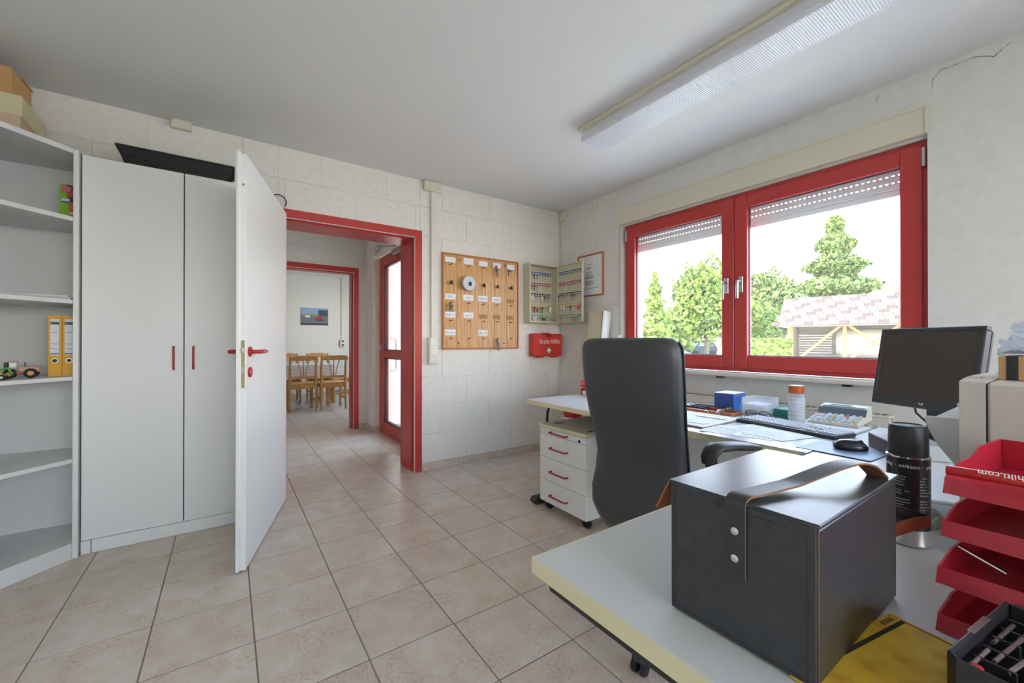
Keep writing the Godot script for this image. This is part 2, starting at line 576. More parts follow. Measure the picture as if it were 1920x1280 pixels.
func build_back_wall_door() -> void:
	var t := structure("trim_1", "red steel door frame in the white block wall")
	steel_frame(t, -2.715, -1.606, 2.10, 0.002, -0.318)
	# the leaf stands open, hinged at the far side
	var d := structure("door_1", "open white door leaf with red lever handle")
	var hinge := Vector3(-2.654, 0, 0.066)
	var dir := (Vector3(-2.929, 0, 1.02) - Vector3(-2.654, 0, 0.072)).normalized()
	d.position = hinge
	d.rotation.y = atan2(-dir.z, dir.x)
	var W := 0.972
	bx(d, "leaf", mats.white_door, Vector3(0, 0.008, 0), Vector3(W, 2.05, 0.04), 0.0015)
	bx(d, "lip", mats.white_door, Vector3(-0.012, 0.008, 0.0255), Vector3(W + 0.014, 2.062, 0.0405), 0.0015)
	bx(d, "lock_plate", mats.brass, Vector3(W - 0.002, 0.90, 0.006), Vector3(W + 0.0012, 1.135, 0.021), 0.0004, "brass lock plate on the door edge")
	bx(d, "latch", mats.steel, Vector3(W, 1.072, 0.008), Vector3(W + 0.010, 1.10, 0.020), 0.002)
	bx(d, "bolt", mats.steel, Vector3(W, 0.975, 0.009), Vector3(W + 0.002, 1.005, 0.019), 0.0005)
	put(d, "plug", lathe_mesh([Vector2(0, 0), Vector2(0.006, 0), Vector2(0.006, 0.0015), Vector2(0, 0.0015)], 12), mats.brass, Vector3(W, 1.90, 0.013), Basis(Vector3.BACK, -PI / 2))
	var ros := [Vector2(0, 0), Vector2(0.026, 0), Vector2(0.026, 0.007), Vector2(0.023, 0.010), Vector2(0, 0.010)]
	for side in [-1, 1]:
		var z0 := 0.0 if side < 0 else 0.04
		var b := Basis(Vector3.RIGHT, -PI / 2 if side < 0 else PI / 2)
		put(d, "rosette", lathe_mesh(ros, 24), mats.red_handle, Vector3(W - 0.055, 1.078, z0), b, "red round rosette")
		put(d, "lever", tube_mesh([Vector3(W - 0.055, 1.078, z0), Vector3(W - 0.055, 1.078, z0 + side * 0.035), Vector3(W - 0.062, 1.078, z0 + side * 0.046), Vector3(W - 0.075, 1.078, z0 + side * 0.05), Vector3(W - 0.12, 1.078, z0 + side * 0.05), Vector3(W - 0.175, 1.078, z0 + side * 0.048)], [0.010, 0.010, 0.0105, 0.0105, 0.011, 0.0095], 12), mats.red_handle, Vector3.ZERO, Basis.IDENTITY, "red lever handle")
		put(d, "key_rosette", lathe_mesh(ros, 24), mats.red_handle, Vector3(W - 0.055, 0.975, z0), b)
		bx(d, "keyhole", mats.black_plastic, Vector3(W - 0.058, 0.963, z0 + side * 0.009), Vector3(W - 0.052, 0.985, z0 + side * 0.011), 0.0004)
	for y in [0.25, 1.8]:
		put(d, "hinge", lathe_mesh([Vector2(0, 0), Vector2(0.008, 0), Vector2(0.008, 0.09), Vector2(0, 0.09)], 12), mats.steel, Vector3(-0.018, y, 0.045))

# ---------------------------------------------------------------- window
func ring_frame(parent: Node3D, called: String, m: Material, z0: float, z1: float, y0: float, y1: float, w: float, x0: float, x1: float, wb := -1.0) -> void:
	if wb < 0:
		wb = w
	bx(parent, called, m, Vector3(x0, y0, z0), Vector3(x1, y1, z0 + w), 0.004)
	bx(parent, called, m, Vector3(x0, y0, z1 - w), Vector3(x1, y1, z1), 0.004)
	bx(parent, called, m, Vector3(x0, y1 - w, z0 + w), Vector3(x1, y1, z1 - w), 0.004)
	bx(parent, called, m, Vector3(x0, y0, z0 + w), Vector3(x1, y0 + wb, z1 - w), 0.004)

func build_window() -> void:
	var w := structure("window_1", "red two-leaf window with a roller shutter")
	var z0 := 0.862
	var z1 := 2.876
	var zm := 1.865
	var y0 := 0.915
	var y1 := 2.205
	ring_frame(w, "frame", mats.red, z0, z1, y0, y1, 0.05, 0.05, 0.12)
	for k in 2:
		var a := z0 + 0.022 if k == 0 else zm + 0.002
		var b := zm - 0.002 if k == 0 else z1 - 0.022
		var sash := Node3D.new()
		sash.name = "sash"
		w.add_child(sash, true)
		ring_frame(sash, "rail", mats.red, a, b, y0 + 0.025, y1 - 0.025, 0.09, 0.035, 0.10)
		ring_frame(sash, "bead", mats.black_plastic, a + 0.088, b - 0.088, y0 + 0.113, y1 - 0.113, 0.007, 0.06, 0.085)
		bx(sash, "pane", mats.pane, Vector3(0.07, y0 + 0.113, a + 0.088), Vector3(0.076, y1 - 0.113, b - 0.088), 0.0)
		var hz := (zm - 0.05) if k == 0 else (zm + 0.052)
		bx(sash, "handle_plate", mats.steel, Vector3(0.022, 1.485, hz - 0.015), Vector3(0.036, 1.60, hz + 0.015), 0.003, "grey metal window handle plate")
		put(sash, "handle", tube_mesh([Vector3(0.03, 1.565, hz), Vector3(-0.015, 1.565, hz), Vector3(-0.024, 1.558, hz), Vector3(-0.026, 1.54, hz), Vector3(-0.026, 1.44, hz)], 0.009, 10), mats.steel, Vector3.ZERO, Basis.IDENTITY, "grey metal window handle")
		var hg := z0 + 0.016 if k == 0 else z1 - 0.016
		for y in [0.99, 2.06]:
			put(sash, "hinge", lathe_mesh([Vector2(0, 0), Vector2(0.009, 0), Vector2(0.009, 0.1), Vector2(0, 0.1)], 12), mats.steel, Vector3(0.035, y, hg))
	# roller shutter, partly lowered outside the glass: slats with light slots
	var shut := mat("shutter_grey", rgb(198, 203, 203), 0.5)
	var yb := 1.975
	var k := 0
	while yb < 2.30:
		var top := yb + 0.036
		var s := st()
		# slat body
		add_minmax(s, Vector3(0.196, yb, z0 - 0.0), Vector3(0.206, top, z1), 0.003)
		# joint strip with gaps between the slats
		if k >= 2:
			pass
		var n := 72
		for i in n:
			var za: float = z0 + (z1 - z0) * i / n
			var gap := 0.014 if k >= 1 else 0.0
			add_minmax(s, Vector3(0.198, top, za), Vector3(0.204, top + 0.006, za + (z1 - z0) / n - gap))
		put(w, "shutter_slat", done(s), shut)
		yb = top + 0.006
		k += 1
	bx(w, "shutter_rail", mats.black_plastic, Vector3(0.185, 0.93, z0 - 0.012), Vector3(0.215, 2.3, z0 + 0.012), 0.002)
	bx(w, "shutter_rail", mats.black_plastic, Vector3(0.185, 0.93, z1 - 0.012), Vector3(0.215, 2.3, z1 + 0.012), 0.002)
	# cover of the shutter box
	bx(w, "shutter_box_cover", mats.cream, Vector3(-0.012, 2.215, 0.825), Vector3(0.03, 2.37, 2.885), 0.003, "cream cover panel of the shutter box")
	bx(w, "cover_strip", mats.cream, Vector3(-0.018, 2.352, 0.825), Vector3(-0.010, 2.372, 2.885), 0.002)
	bx(w, "cover_strip", mats.cream, Vector3(-0.018, 2.215, 2.872), Vector3(-0.010, 2.352, 2.887), 0.002)
	bx(w, "soffit", mats.plaster, Vector3(0.03, 2.2045, 0.85), Vector3(0.18, 2.24, 2.88), 0.0)
	# stone sill inside and metal sill outside
	bx(w, "sill", mat("sill_stone", rgb(214, 205, 186), 0.3), Vector3(-0.125, 0.886, 0.80), Vector3(0.06, 0.912, 2.93), 0.004, "pale stone window sill")
	bx(w, "outer_sill", mats.steel, Vector3(0.12, 0.895, 0.85), Vector3(0.36, 0.905, 2.88), 0.002)
	for z in [1.05, 1.80, 2.55]:
		bx(w, "sill_bracket", mats.black_plastic, Vector3(-0.06, 0.868, z - 0.02), Vector3(0.0, 0.886, z + 0.02), 0.003)
	# strap of the shutter and its winder
	var sp := thing("shutter_strap", "pale strap and winder of the roller shutter beside the window", "strap", Vector3(0, 0, 0.838))
	bx(sp, "strap", mat("strap_grey", rgb(206, 206, 206), 0.8), Vector3(-0.010, 1.19, -0.011), Vector3(-0.008, 2.215, 0.011), 0.0005)
	bx(sp, "winder_box", mats.socket_white, Vector3(-0.035, 1.02, -0.022), Vector3(0.0, 1.20, 0.022), 0.006)
	# two unseen windows added to bring in fill light: side wall and rear wall
	var w2 := structure("added_window_2", "red framed unseen window added farther along the wall for fill light")
	ring_frame(w2, "frame", mats.red, 4.0, 6.03, 0.885, 2.2, 0.08, 0.05, 0.12)
	bx(w2, "mullion", mats.red, Vector3(0.05, 0.965, 4.965), Vector3(0.12, 2.12, 5.065), 0.004)
	bx(w2, "pane", mats.pane, Vector3(0.078, 0.965, 4.08), Vector3(0.084, 2.12, 4.965), 0.0)
	bx(w2, "pane", mats.pane, Vector3(0.078, 0.965, 5.065), Vector3(0.084, 2.12, 5.95), 0.0)
	var w3 := structure("added_window_3", "wide red framed unseen window added in the rear wall for fill light")
	for p in [[Vector3(-3.9, 0.8, 6.5), Vector3(-3.82, 2.3, 6.57)], [Vector3(-0.58, 0.8, 6.5), Vector3(-0.5, 2.3, 6.57)], [Vector3(-3.82, 2.22, 6.5), Vector3(-0.58, 2.3, 6.57)], [Vector3(-3.82, 0.8, 6.5), Vector3(-0.58, 0.88, 6.57)], [Vector3(-2.24, 0.88, 6.5), Vector3(-2.16, 2.22, 6.57)]]:
		bx(w3, "frame", mats.red, p[0], p[1], 0.003)
	bx(w3, "pane", mats.pane, Vector3(-3.82, 0.88, 6.53), Vector3(-2.24, 2.22, 6.536), 0.0)
	bx(w3, "pane", mats.pane, Vector3(-2.16, 0.88, 6.53), Vector3(-0.58, 2.22, 6.536), 0.0)
	# radiator under the sill
	var r := thing("radiator", "cream panel radiator under the window sill", "radiator", Vector3(-0.13, 0.12, 1.86))
	var rm := mat("radiator_cream", rgb(220, 214, 196), 0.45)
	bx(r, "panel", rm, Vector3(-0.005, 0.0, -0.9), Vector3(0.005, 0.60, 0.9), 0.003)
	bx(r, "panel", rm, Vector3(0.075, 0.0, -0.9), Vector3(0.085, 0.60, 0.9), 0.003)
	bx(r, "top_grille", rm, Vector3(-0.006, 0.60, -0.9), Vector3(0.086, 0.615, 0.9), 0.004)
	for i in 60:
		bx(r, "grille_slot", mat("slot", rgb(96, 90, 78), 0.8), Vector3(0.018, 0.6145, -0.88 + i * 0.0295), Vector3(0.064, 0.6156, -0.866 + i * 0.0295), 0.0)
	for i in 44:
		bx(r, "rib", rm, Vector3(-0.011, 0.04, -0.876 + i * 0.04), Vector3(-0.004, 0.56, -0.858 + i * 0.04), 0.003)

# ---------------------------------------------------------------- hall and kitchen seen through the door
func build_hall_and_kitchen() -> void:
	var wh := structure("wall_hall", "white block wall of the hall with a second red frame")
	slab(wh, "core", mats.paint, [[Vector3(-4.0, 0, -2.36), Vector3(-2.66, 2.75, -2.183)], [Vector3(-1.60, 0, -2.36), Vector3(0.3, 2.75, -2.183)], [Vector3(-2.66, 2.095, -2.36), Vector3(-1.60, 2.75, -2.183)]])
	block_face(wh, Vector3(0, 0, -2.18), Vector3.RIGHT, Vector3.BACK, [[-3.6, -2.66, 0.0, CEIL], [-1.60, 0.3, 0.0, CEIL], [-2.66, -1.60, 2.095, CEIL]], 0.21)
	var t2 := structure("trim_2", "red steel frame of the opening to the kitchen")
	steel_frame(t2, -2.695, -1.585, 2.10, -2.178, -2.372)
	# wall with the glass door to the outside: reveal 12 cm deep
	var ws := structure("wall_hall_right", "white block wall beside the glass door")
	slab(ws, "core", mats.paint, [[Vector3(-1.487, 0, -2.18), Vector3(-1.20, 2.75, -1.868)], [Vector3(-1.487, 2.22, -1.868), Vector3(-1.20, 2.75, -0.30)], [Vector3(-1.487, 0, -0.72), Vector3(-1.20, 2.75, -0.30)]])
	block_face(ws, Vector3(-1.49, 0, 0), Vector3(0, 0, -1), Vector3.LEFT, [[1.85, 2.18, 0.0, CEIL], [0.74, 1.85, 2.22, CEIL], [0.30, 0.74, 0.0, CEIL]], 0.1)
	block_face(ws, Vector3(0, 0, -1.85), Vector3.RIGHT, Vector3.BACK, [[-1.488, -1.25, 0.0, 2.22]], 0.04)
	var bb := structure("baseboard_hall", "beige tile skirting of the hall")
	bx(bb, "tile", mats.tile_b, Vector3(-1.583, 0, -2.18), Vector3(-1.49, 0.066, -2.168), 0.002)
	bx(bb, "tile", mats.tile_b, Vector3(-1.50, 0, -2.168), Vector3(-1.489, 0.066, -1.84), 0.002)
	bx(bb, "tile", mats.tile_b, Vector3(-1.50, 0, -1.85), Vector3(-1.40, 0.066, -1.838), 0.002)
	var d := structure("door_2", "red framed glass door to the outside")
	var x0 := -1.41
	var x1 := -1.345
	for p in [[0.0, 2.20, -1.845, -1.68], [0.0, 2.20, -0.90, -0.735]]:
		bx(d, "stile", mats.red, Vector3(x0, p[0] + 0.006, p[2]), Vector3(x1, p[1], p[3]), 0.004)
	for p in [[0.006, 0.15], [0.94, 1.03], [2.07, 2.20]]:
		bx(d, "rail", mats.red, Vector3(x0, p[0], -1.68), Vector3(x1, p[1], -0.90), 0.004)
	for p in [[0.15, 0.94], [1.03, 2.07]]:
		bx(d, "pane", mats.pane, Vector3(-1.38, p[0], -1.68), Vector3(-1.374, p[1], -0.90), 0.0)
		bx(d, "glazing_seal", mats.black_plastic, Vector3(-1.398, p[0], -1.68), Vector3(-1.36, p[1], -1.668), 0.001)
		bx(d, "glazing_seal", mats.black_plastic, Vector3(-1.398, p[0], -1.668), Vector3(-1.36, p[0] + 0.012, -0.90), 0.001)
		bx(d, "glazing_seal", mats.black_plastic, Vector3(-1.398, p[1] - 0.012, -1.668), Vector3(-1.36, p[1], -0.90), 0.001)
	put(d, "pull_bar", tube_mesh([Vector3(-1.345, 1.18, -1.60), Vector3(-1.29, 1.18, -1.60), Vector3(-1.275, 1.165, -1.60), Vector3(-1.275, 0.80, -1.60), Vector3(-1.29, 0.785, -1.60), Vector3(-1.345, 0.785, -1.60)], 0.016, 12), mats.socket_white, Vector3.ZERO, Basis.IDENTITY, "white bow handle on the outside")
	bx(d, "lock", mats.steel, Vector3(-1.425, 1.03, -1.80), Vector3(-1.41, 1.10, -1.775), 0.002)
	bx(d, "closer_body", mats.steel, Vector3(-1.46, 2.13, -1.25), Vector3(-1.41, 2.19, -0.98), 0.006, "silver door closer")
	put(d, "closer_arm", tube_mesh([Vector3(-1.45, 2.20, -1.1), Vector3(-1.62, 2.215, -1.28), Vector3(-1.50, 2.23, -1.7)], 0.009, 8), mats.steel)
	put(d, "closer_arm", tube_mesh([Vector3(-1.44, 2.215, -1.12), Vector3(-1.56, 2.23, -1.35), Vector3(-1.47, 2.25, -1.72)], 0.007, 8), mats.steel)
	# canopy over the entrance niche
	var cn := structure("roof_canopy", "grey canopy over the entrance")
	bx(cn, "slab", mat("canopy_grey", rgb(168, 164, 152), 0.7), Vector3(-1.20, 2.24, -1.0), Vector3(-0.95, 2.40, -0.35), 0.005)
	# kitchen
	var wk := structure("wall_kitchen", "white block wall at the end of the kitchen")
	slab(wk, "core", mats.paint, [[Vector3(-4.3, 0, -6.5), Vector3(0.3, 2.75, -6.153)]])
	block_face(wk, Vector3(0, 0, -6.15), Vector3.RIGHT, Vector3.BACK, [[-3.0, -0.2, 0.0, CEIL]], 0.3)
	var bk := structure("baseboard_kitchen", "beige tile skirting of the kitchen")
	for i in 9:
		bx(bk, "tile", mats.tile_b, Vector3(-2.95 + i * 0.33, 0, -6.15), Vector3(-2.625 + i * 0.33, 0.07, -6.138), 0.002)
	var wkl := structure("wall_kitchen_left", "white side walls of hall and kitchen")
	slab(wkl, "plaster", mats.paint, [[Vector3(-4.3, 0, -6.2), Vector3(-4.0, 2.75, -2.2)], [Vector3(-3.9, 0, -2.2), Vector3(-3.6, 2.75, -0.28)]])
	var wkr := structure("wall_kitchen_right", "kitchen wall with an unseen opening added to light the kitchen")  # the opening is unseen, added to let daylight into the kitchen
	slab(wkr, "plaster", mats.paint, [[Vector3(0, 0, -3.0), Vector3(0.3, 2.75, -2.2)], [Vector3(0, 0, -6.2), Vector3(0.3, 0.9, -3.0)], [Vector3(0, 2.2, -6.2), Vector3(0.3, 2.75, -3.0)], [Vector3(0, 0.9, -6.2), Vector3(0.3, 2.2, -5.1)], [Vector3(0, 0.9, -3.5), Vector3(0.3, 2.2, -3.0)]])
	# calendar
	var c := on_z(564, 576, -6.14)
	var c2 := on_z(615, 610, -6.14)
	var im := blank(104, 72, rgb(150, 176, 200))
	im.fill_rect(Rect2i(0, 26, 104, 10), rgb(150, 158, 130))
	im.fill_rect(Rect2i(66, 8, 38, 26), rgb(70, 84, 104))
	im.fill_rect(Rect2i(0, 34, 104, 30), rgb(116, 122, 128))
	im.fill_rect(Rect2i(30, 28, 34, 6), rgb(170, 150, 70))
	im.fill_rect(Rect2i(56, 42, 28, 8), rgb(208, 30, 40))
	im.fill_rect(Rect2i(62, 37, 16, 6), rgb(190, 40, 50))
	im.fill_rect(Rect2i(56, 50, 28, 3), rgb(40, 40, 44))
	im.fill_rect(Rect2i(16, 32, 18, 8), rgb(232, 232, 236))
	im.fill_rect(Rect2i(0, 64, 104, 8), rgb(40, 42, 48))
	for i in 12:
		im.fill_rect(Rect2i(4 + i * 8, 67, 5, 2), rgb(140, 140, 146))
	var cal := thing("wall_calendar", "wall calendar with a photo of racing cars on kitchen wall", "calendar", Vector3((c.x + c2.x) * 0.5, (c.y + c2.y) * 0.5, -6.143))
	card(cal, "sheet", img_mat("calendar_print", im), c2.x - c.x, c.y - c2.y, Vector3(0, 0, 0.004))
	bx(cal, "backing", mats.paper, Vector3((c.x - c2.x) * 0.5, (c2.y - c.y) * 0.5, -0.004), Vector3((c2.x - c.x) * 0.5, (c.y - c2.y) * 0.5, 0.003), 0.0)
	var o := on_z(642, 643, -6.14)
	var so := thing("kitchen_socket", "white double socket with conduit on kitchen wall", "socket", Vector3(o.x, o.y, -6.15))
	bx(so, "housing", mats.socket_white, Vector3(-0.05, -0.08, 0), Vector3(0.05, 0.08, 0.05), 0.006)
	for y in [-0.04, 0.04]:
		put(so, "outlet", lathe_mesh([Vector2(0, 0), Vector2(0.022, 0), Vector2(0.022, 0.003), Vector2(0, 0.003)], 16), mats.charcoal, Vector3(0, y, 0.05), Basis(Vector3.RIGHT, PI / 2))
	bx(so, "conduit", mats.socket_white, Vector3(-0.025, 0.08, 0), Vector3(0.01, CEIL - o.y - 0.01, 0.02), 0.003)
	build_kitchen_chairs()

func kitchen_chair() -> Node3D:
	# faces -z (towards the table), back at +z
	var wd := tri_mat("beech", noise_image(128, 0.03, 3, 41, [[0.0, rgb(190, 134, 70)], [1.0, rgb(214, 162, 96)]]), 3.0, 0.4)
	var t := thing("kitchen_chair", "wooden chair", "chair", Vector3.ZERO, 0, "wooden chairs at the kitchen table")
	for sx in [-1, 1]:
		put(t, "leg", tube_mesh([Vector3(sx * 0.19, 0.0, 0.21), Vector3(sx * 0.19, 0.45, 0.19), Vector3(sx * 0.19, 0.70, 0.20), Vector3(sx * 0.19, 0.91, 0.235)], [0.016, 0.02, 0.02, 0.017], 8), wd)
		bx(t, "leg", wd, Vector3(sx * 0.19 - 0.019, 0.0, -0.21), Vector3(sx * 0.19 + 0.019, 0.44, -0.172), 0.004)
		bx(t, "apron", wd, Vector3(sx * 0.19 - 0.01, 0.38, -0.172), Vector3(sx * 0.19 + 0.01, 0.44, 0.18), 0.003)
		bx(t, "stretcher", wd, Vector3(sx * 0.19 - 0.009, 0.17, -0.18), Vector3(sx * 0.19 + 0.009, 0.20, 0.195), 0.003)
	bx(t, "seat", wd, Vector3(-0.215, 0.44, -0.225), Vector3(0.215, 0.462, 0.21), 0.007)
	bx(t, "apron", wd, Vector3(-0.172, 0.375, 0.175), Vector3(0.172, 0.44, 0.198), 0.003)
	bx(t, "apron", wd, Vector3(-0.172, 0.38, -0.2), Vector3(0.172, 0.44, -0.18), 0.003)
	var top := PackedVector2Array()
	for i in 13:
		var u := -1.0 + i / 6.0
		top.append(Vector2(u * 0.20, 0.895 + 0.035 * cos(u * PI * 0.5) - 0.008 * cos(u * PI * 1.5)))
	top.append(Vector2(0.19, 0.845))
	top.append(Vector2(-0.19, 0.845))
	var s := st()
	add_prism(s, top, -0.012, 0.012)
	put(t, "top_rail", done(s), wd, Vector3(0, 0, 0.226), Basis(Vector3.RIGHT, 0.12))
	bx(t, "lower_rail", wd, Vector3(-0.175, 0.535, 0.182), Vector3(0.175, 0.575, 0.204), 0.004)
	for k in [-1, 0, 1]:
		put(t, "splat", tube_mesh([Vector3(k * 0.035, 0.57, 0.194), Vector3(k * 0.045, 0.68, 0.200), Vector3(k * 0.075, 0.80, 0.214), Vector3(k * 0.10, 0.86, 0.222)], [0.015, 0.014, 0.015, 0.016], 8, 0.55), wd)
	return t

func build_kitchen_chairs() -> void:
	var a := kitchen_chair()
	a.position = Vector3(-1.985, 0, -4.22)
	a.set_meta("label", "wooden kitchen chair with slatted back at the table, beside the door leaf")
	a.set_meta("group", "wooden chairs at the kitchen table")
	var spots := [[Vector3(-1.53, 0, -4.18), 0.0, "wooden kitchen chair with slatted back at the table, beside the red jamb"], [Vector3(-2.06, 0, -5.45), PI, "wooden kitchen chair behind the table, its back under the calendar"], [Vector3(-1.50, 0, -5.42), PI, "wooden kitchen chair behind the table, nearer the socket"], [Vector3(-1.18, 0, -4.95), PI / 2, "wooden kitchen chair standing at the end of the table"]]
	for sp in spots:
		var r: Node3D = a.duplicate()
		r.name = numbered("kitchen_chair")
		add_child(r)
		r.position = sp[0]
		r.rotation.y = sp[1]
		r.set_meta("label", sp[2])
	var t := thing("kitchen_table", "kitchen table under a pale patterned cloth", "table", Vector3(-1.95, 0, -4.83))
	var wd: Material = mats.beech
	bx(t, "top", wd, Vector3(-0.55, 0.70, -0.40), Vector3(0.50, 0.735, 0.40), 0.004)
	for sx in [-0.48, 0.43]:
		for sz in [-0.33, 0.33]:
			bx(t, "leg", wd, Vector3(sx - 0.03, 0, sz - 0.03), Vector3(sx + 0.03, 0.70, sz + 0.03), 0.005)
	var clm := tri_mat("cloth_print", noise_image(128, 0.06, 3, 51, [[0.0, rgb(170, 160, 150)], [0.5, rgb(214, 210, 204)], [1.0, rgb(230, 228, 224)]]), 4.0, 0.9)
	var cl := thing("tablecloth", "pale patterned cloth hanging over the kitchen table", "tablecloth", Vector3(-1.95, 0, -4.83))
	var s := st()
	add_minmax(s, Vector3(-0.57, 0.736, -0.42), Vector3(0.52, 0.741, 0.42), 0.001)
	add_minmax(s, Vector3(-0.57, 0.50, 0.417), Vector3(0.52, 0.738, 0.421), 0.001)
	add_minmax(s, Vector3(-0.57, 0.50, -0.421), Vector3(0.52, 0.738, -0.417), 0.001)
	add_minmax(s, Vector3(-0.572, 0.50, -0.42), Vector3(-0.568, 0.738, 0.42), 0.001)
	add_minmax(s, Vector3(0.518, 0.50, -0.42), Vector3(0.522, 0.738, 0.42), 0.001)
	put(cl, "cloth", done(s), clm)

# ---------------------------------------------------------------- the yard behind the window
func crown(parent: Node3D, n: int, size: float, cols: Array, sd: int, shape: Callable) -> void:
	var r := RandomNumberGenerator.new()
	r.seed = sd
	var s := st()
	for k in 3:
		var a := PI * k / 3.0
		var u := Vector3(cos(a), 0, sin(a)) * 0.5
		var pts := [-u, Vector3(0, -0.35, 0) + u * 0.2, u, Vector3(0, 0.4, 0) - u * 0.2]
		tri(s, pts[0], pts[1], pts[2], Vector3(0, 0, -9))
		tri(s, pts[0], pts[2], pts[3], Vector3(0, 0, -9))
	var mm := MultiMesh.new()
	mm.transform_format = MultiMesh.TRANSFORM_3D
	mm.use_colors = true
	mm.mesh = done(s)
	mm.instance_count = n
	for i in n:
		var p: Vector3 = shape.call(r)
		var b := Basis.from_euler(Vector3(r.randf() * TAU, r.randf() * TAU, r.randf() * TAU)).scaled(Vector3.ONE * size * r.randf_range(0.6, 1.3))
		mm.set_instance_transform(i, Transform3D(b, p))
		var c: Color = cols[r.randi() % cols.size()]
		mm.set_instance_color(i, c.srgb_to_linear())
	var o := MultiMeshInstance3D.new()
	o.name = "crown"
	o.multimesh = mm
	var m := mat("leaf", Color.WHITE, 0.7)
	m.vertex_color_use_as_albedo = true
	o.material_override = m
	o.set_meta("kind", "stuff")
	parent.add_child(o, true)

func tree(called: String, label: String, base: Vector3, h: float, rad: float, conifer: bool, n: int, size: float, cols: Array, sd: int, from := 0.12) -> void:
	var t := thing(called, label, "tree", base, 0, "trees beyond the yard")
	put(t, "trunk", tube_mesh([Vector3(0, -0.1, 0), Vector3(0.03 * h * 0.2, h * 0.4, 0), Vector3(0, h * 0.9, 0)], [h * 0.022, h * 0.016, 0.03], 8), mat("bark", rgb(120, 100, 80), 0.9))
	crown(t, n, size, cols, sd, func(r: RandomNumberGenerator):
		var v := r.randf()
		if conifer:
			v = pow(v, 1.35)
			var layer := 0.75 + 0.25 * sin(v * 34.0 + r.randf() * 1.2)
			var rr := rad * (1.0 - v * 0.93) * layer * sqrt(r.randf_range(0.12, 1.0))
			var a := r.randf() * TAU
			return Vector3(cos(a) * rr, h * (from + (1.0 - from) * v), sin(a) * rr)
		var d := Vector3(r.randfn(), r.randfn(), r.randfn()).normalized()
		var lump := 0.82 + 0.18 * sin(d.x * 7.0 + sd) * cos(d.y * 6.0 + d.z * 5.0)
		var q := d * pow(r.randf(), 0.38) * lump
		return Vector3(q.x * rad, h * (0.5 + from * 0.5) + q.y * h * (0.5 - from * 0.5), q.z * rad))

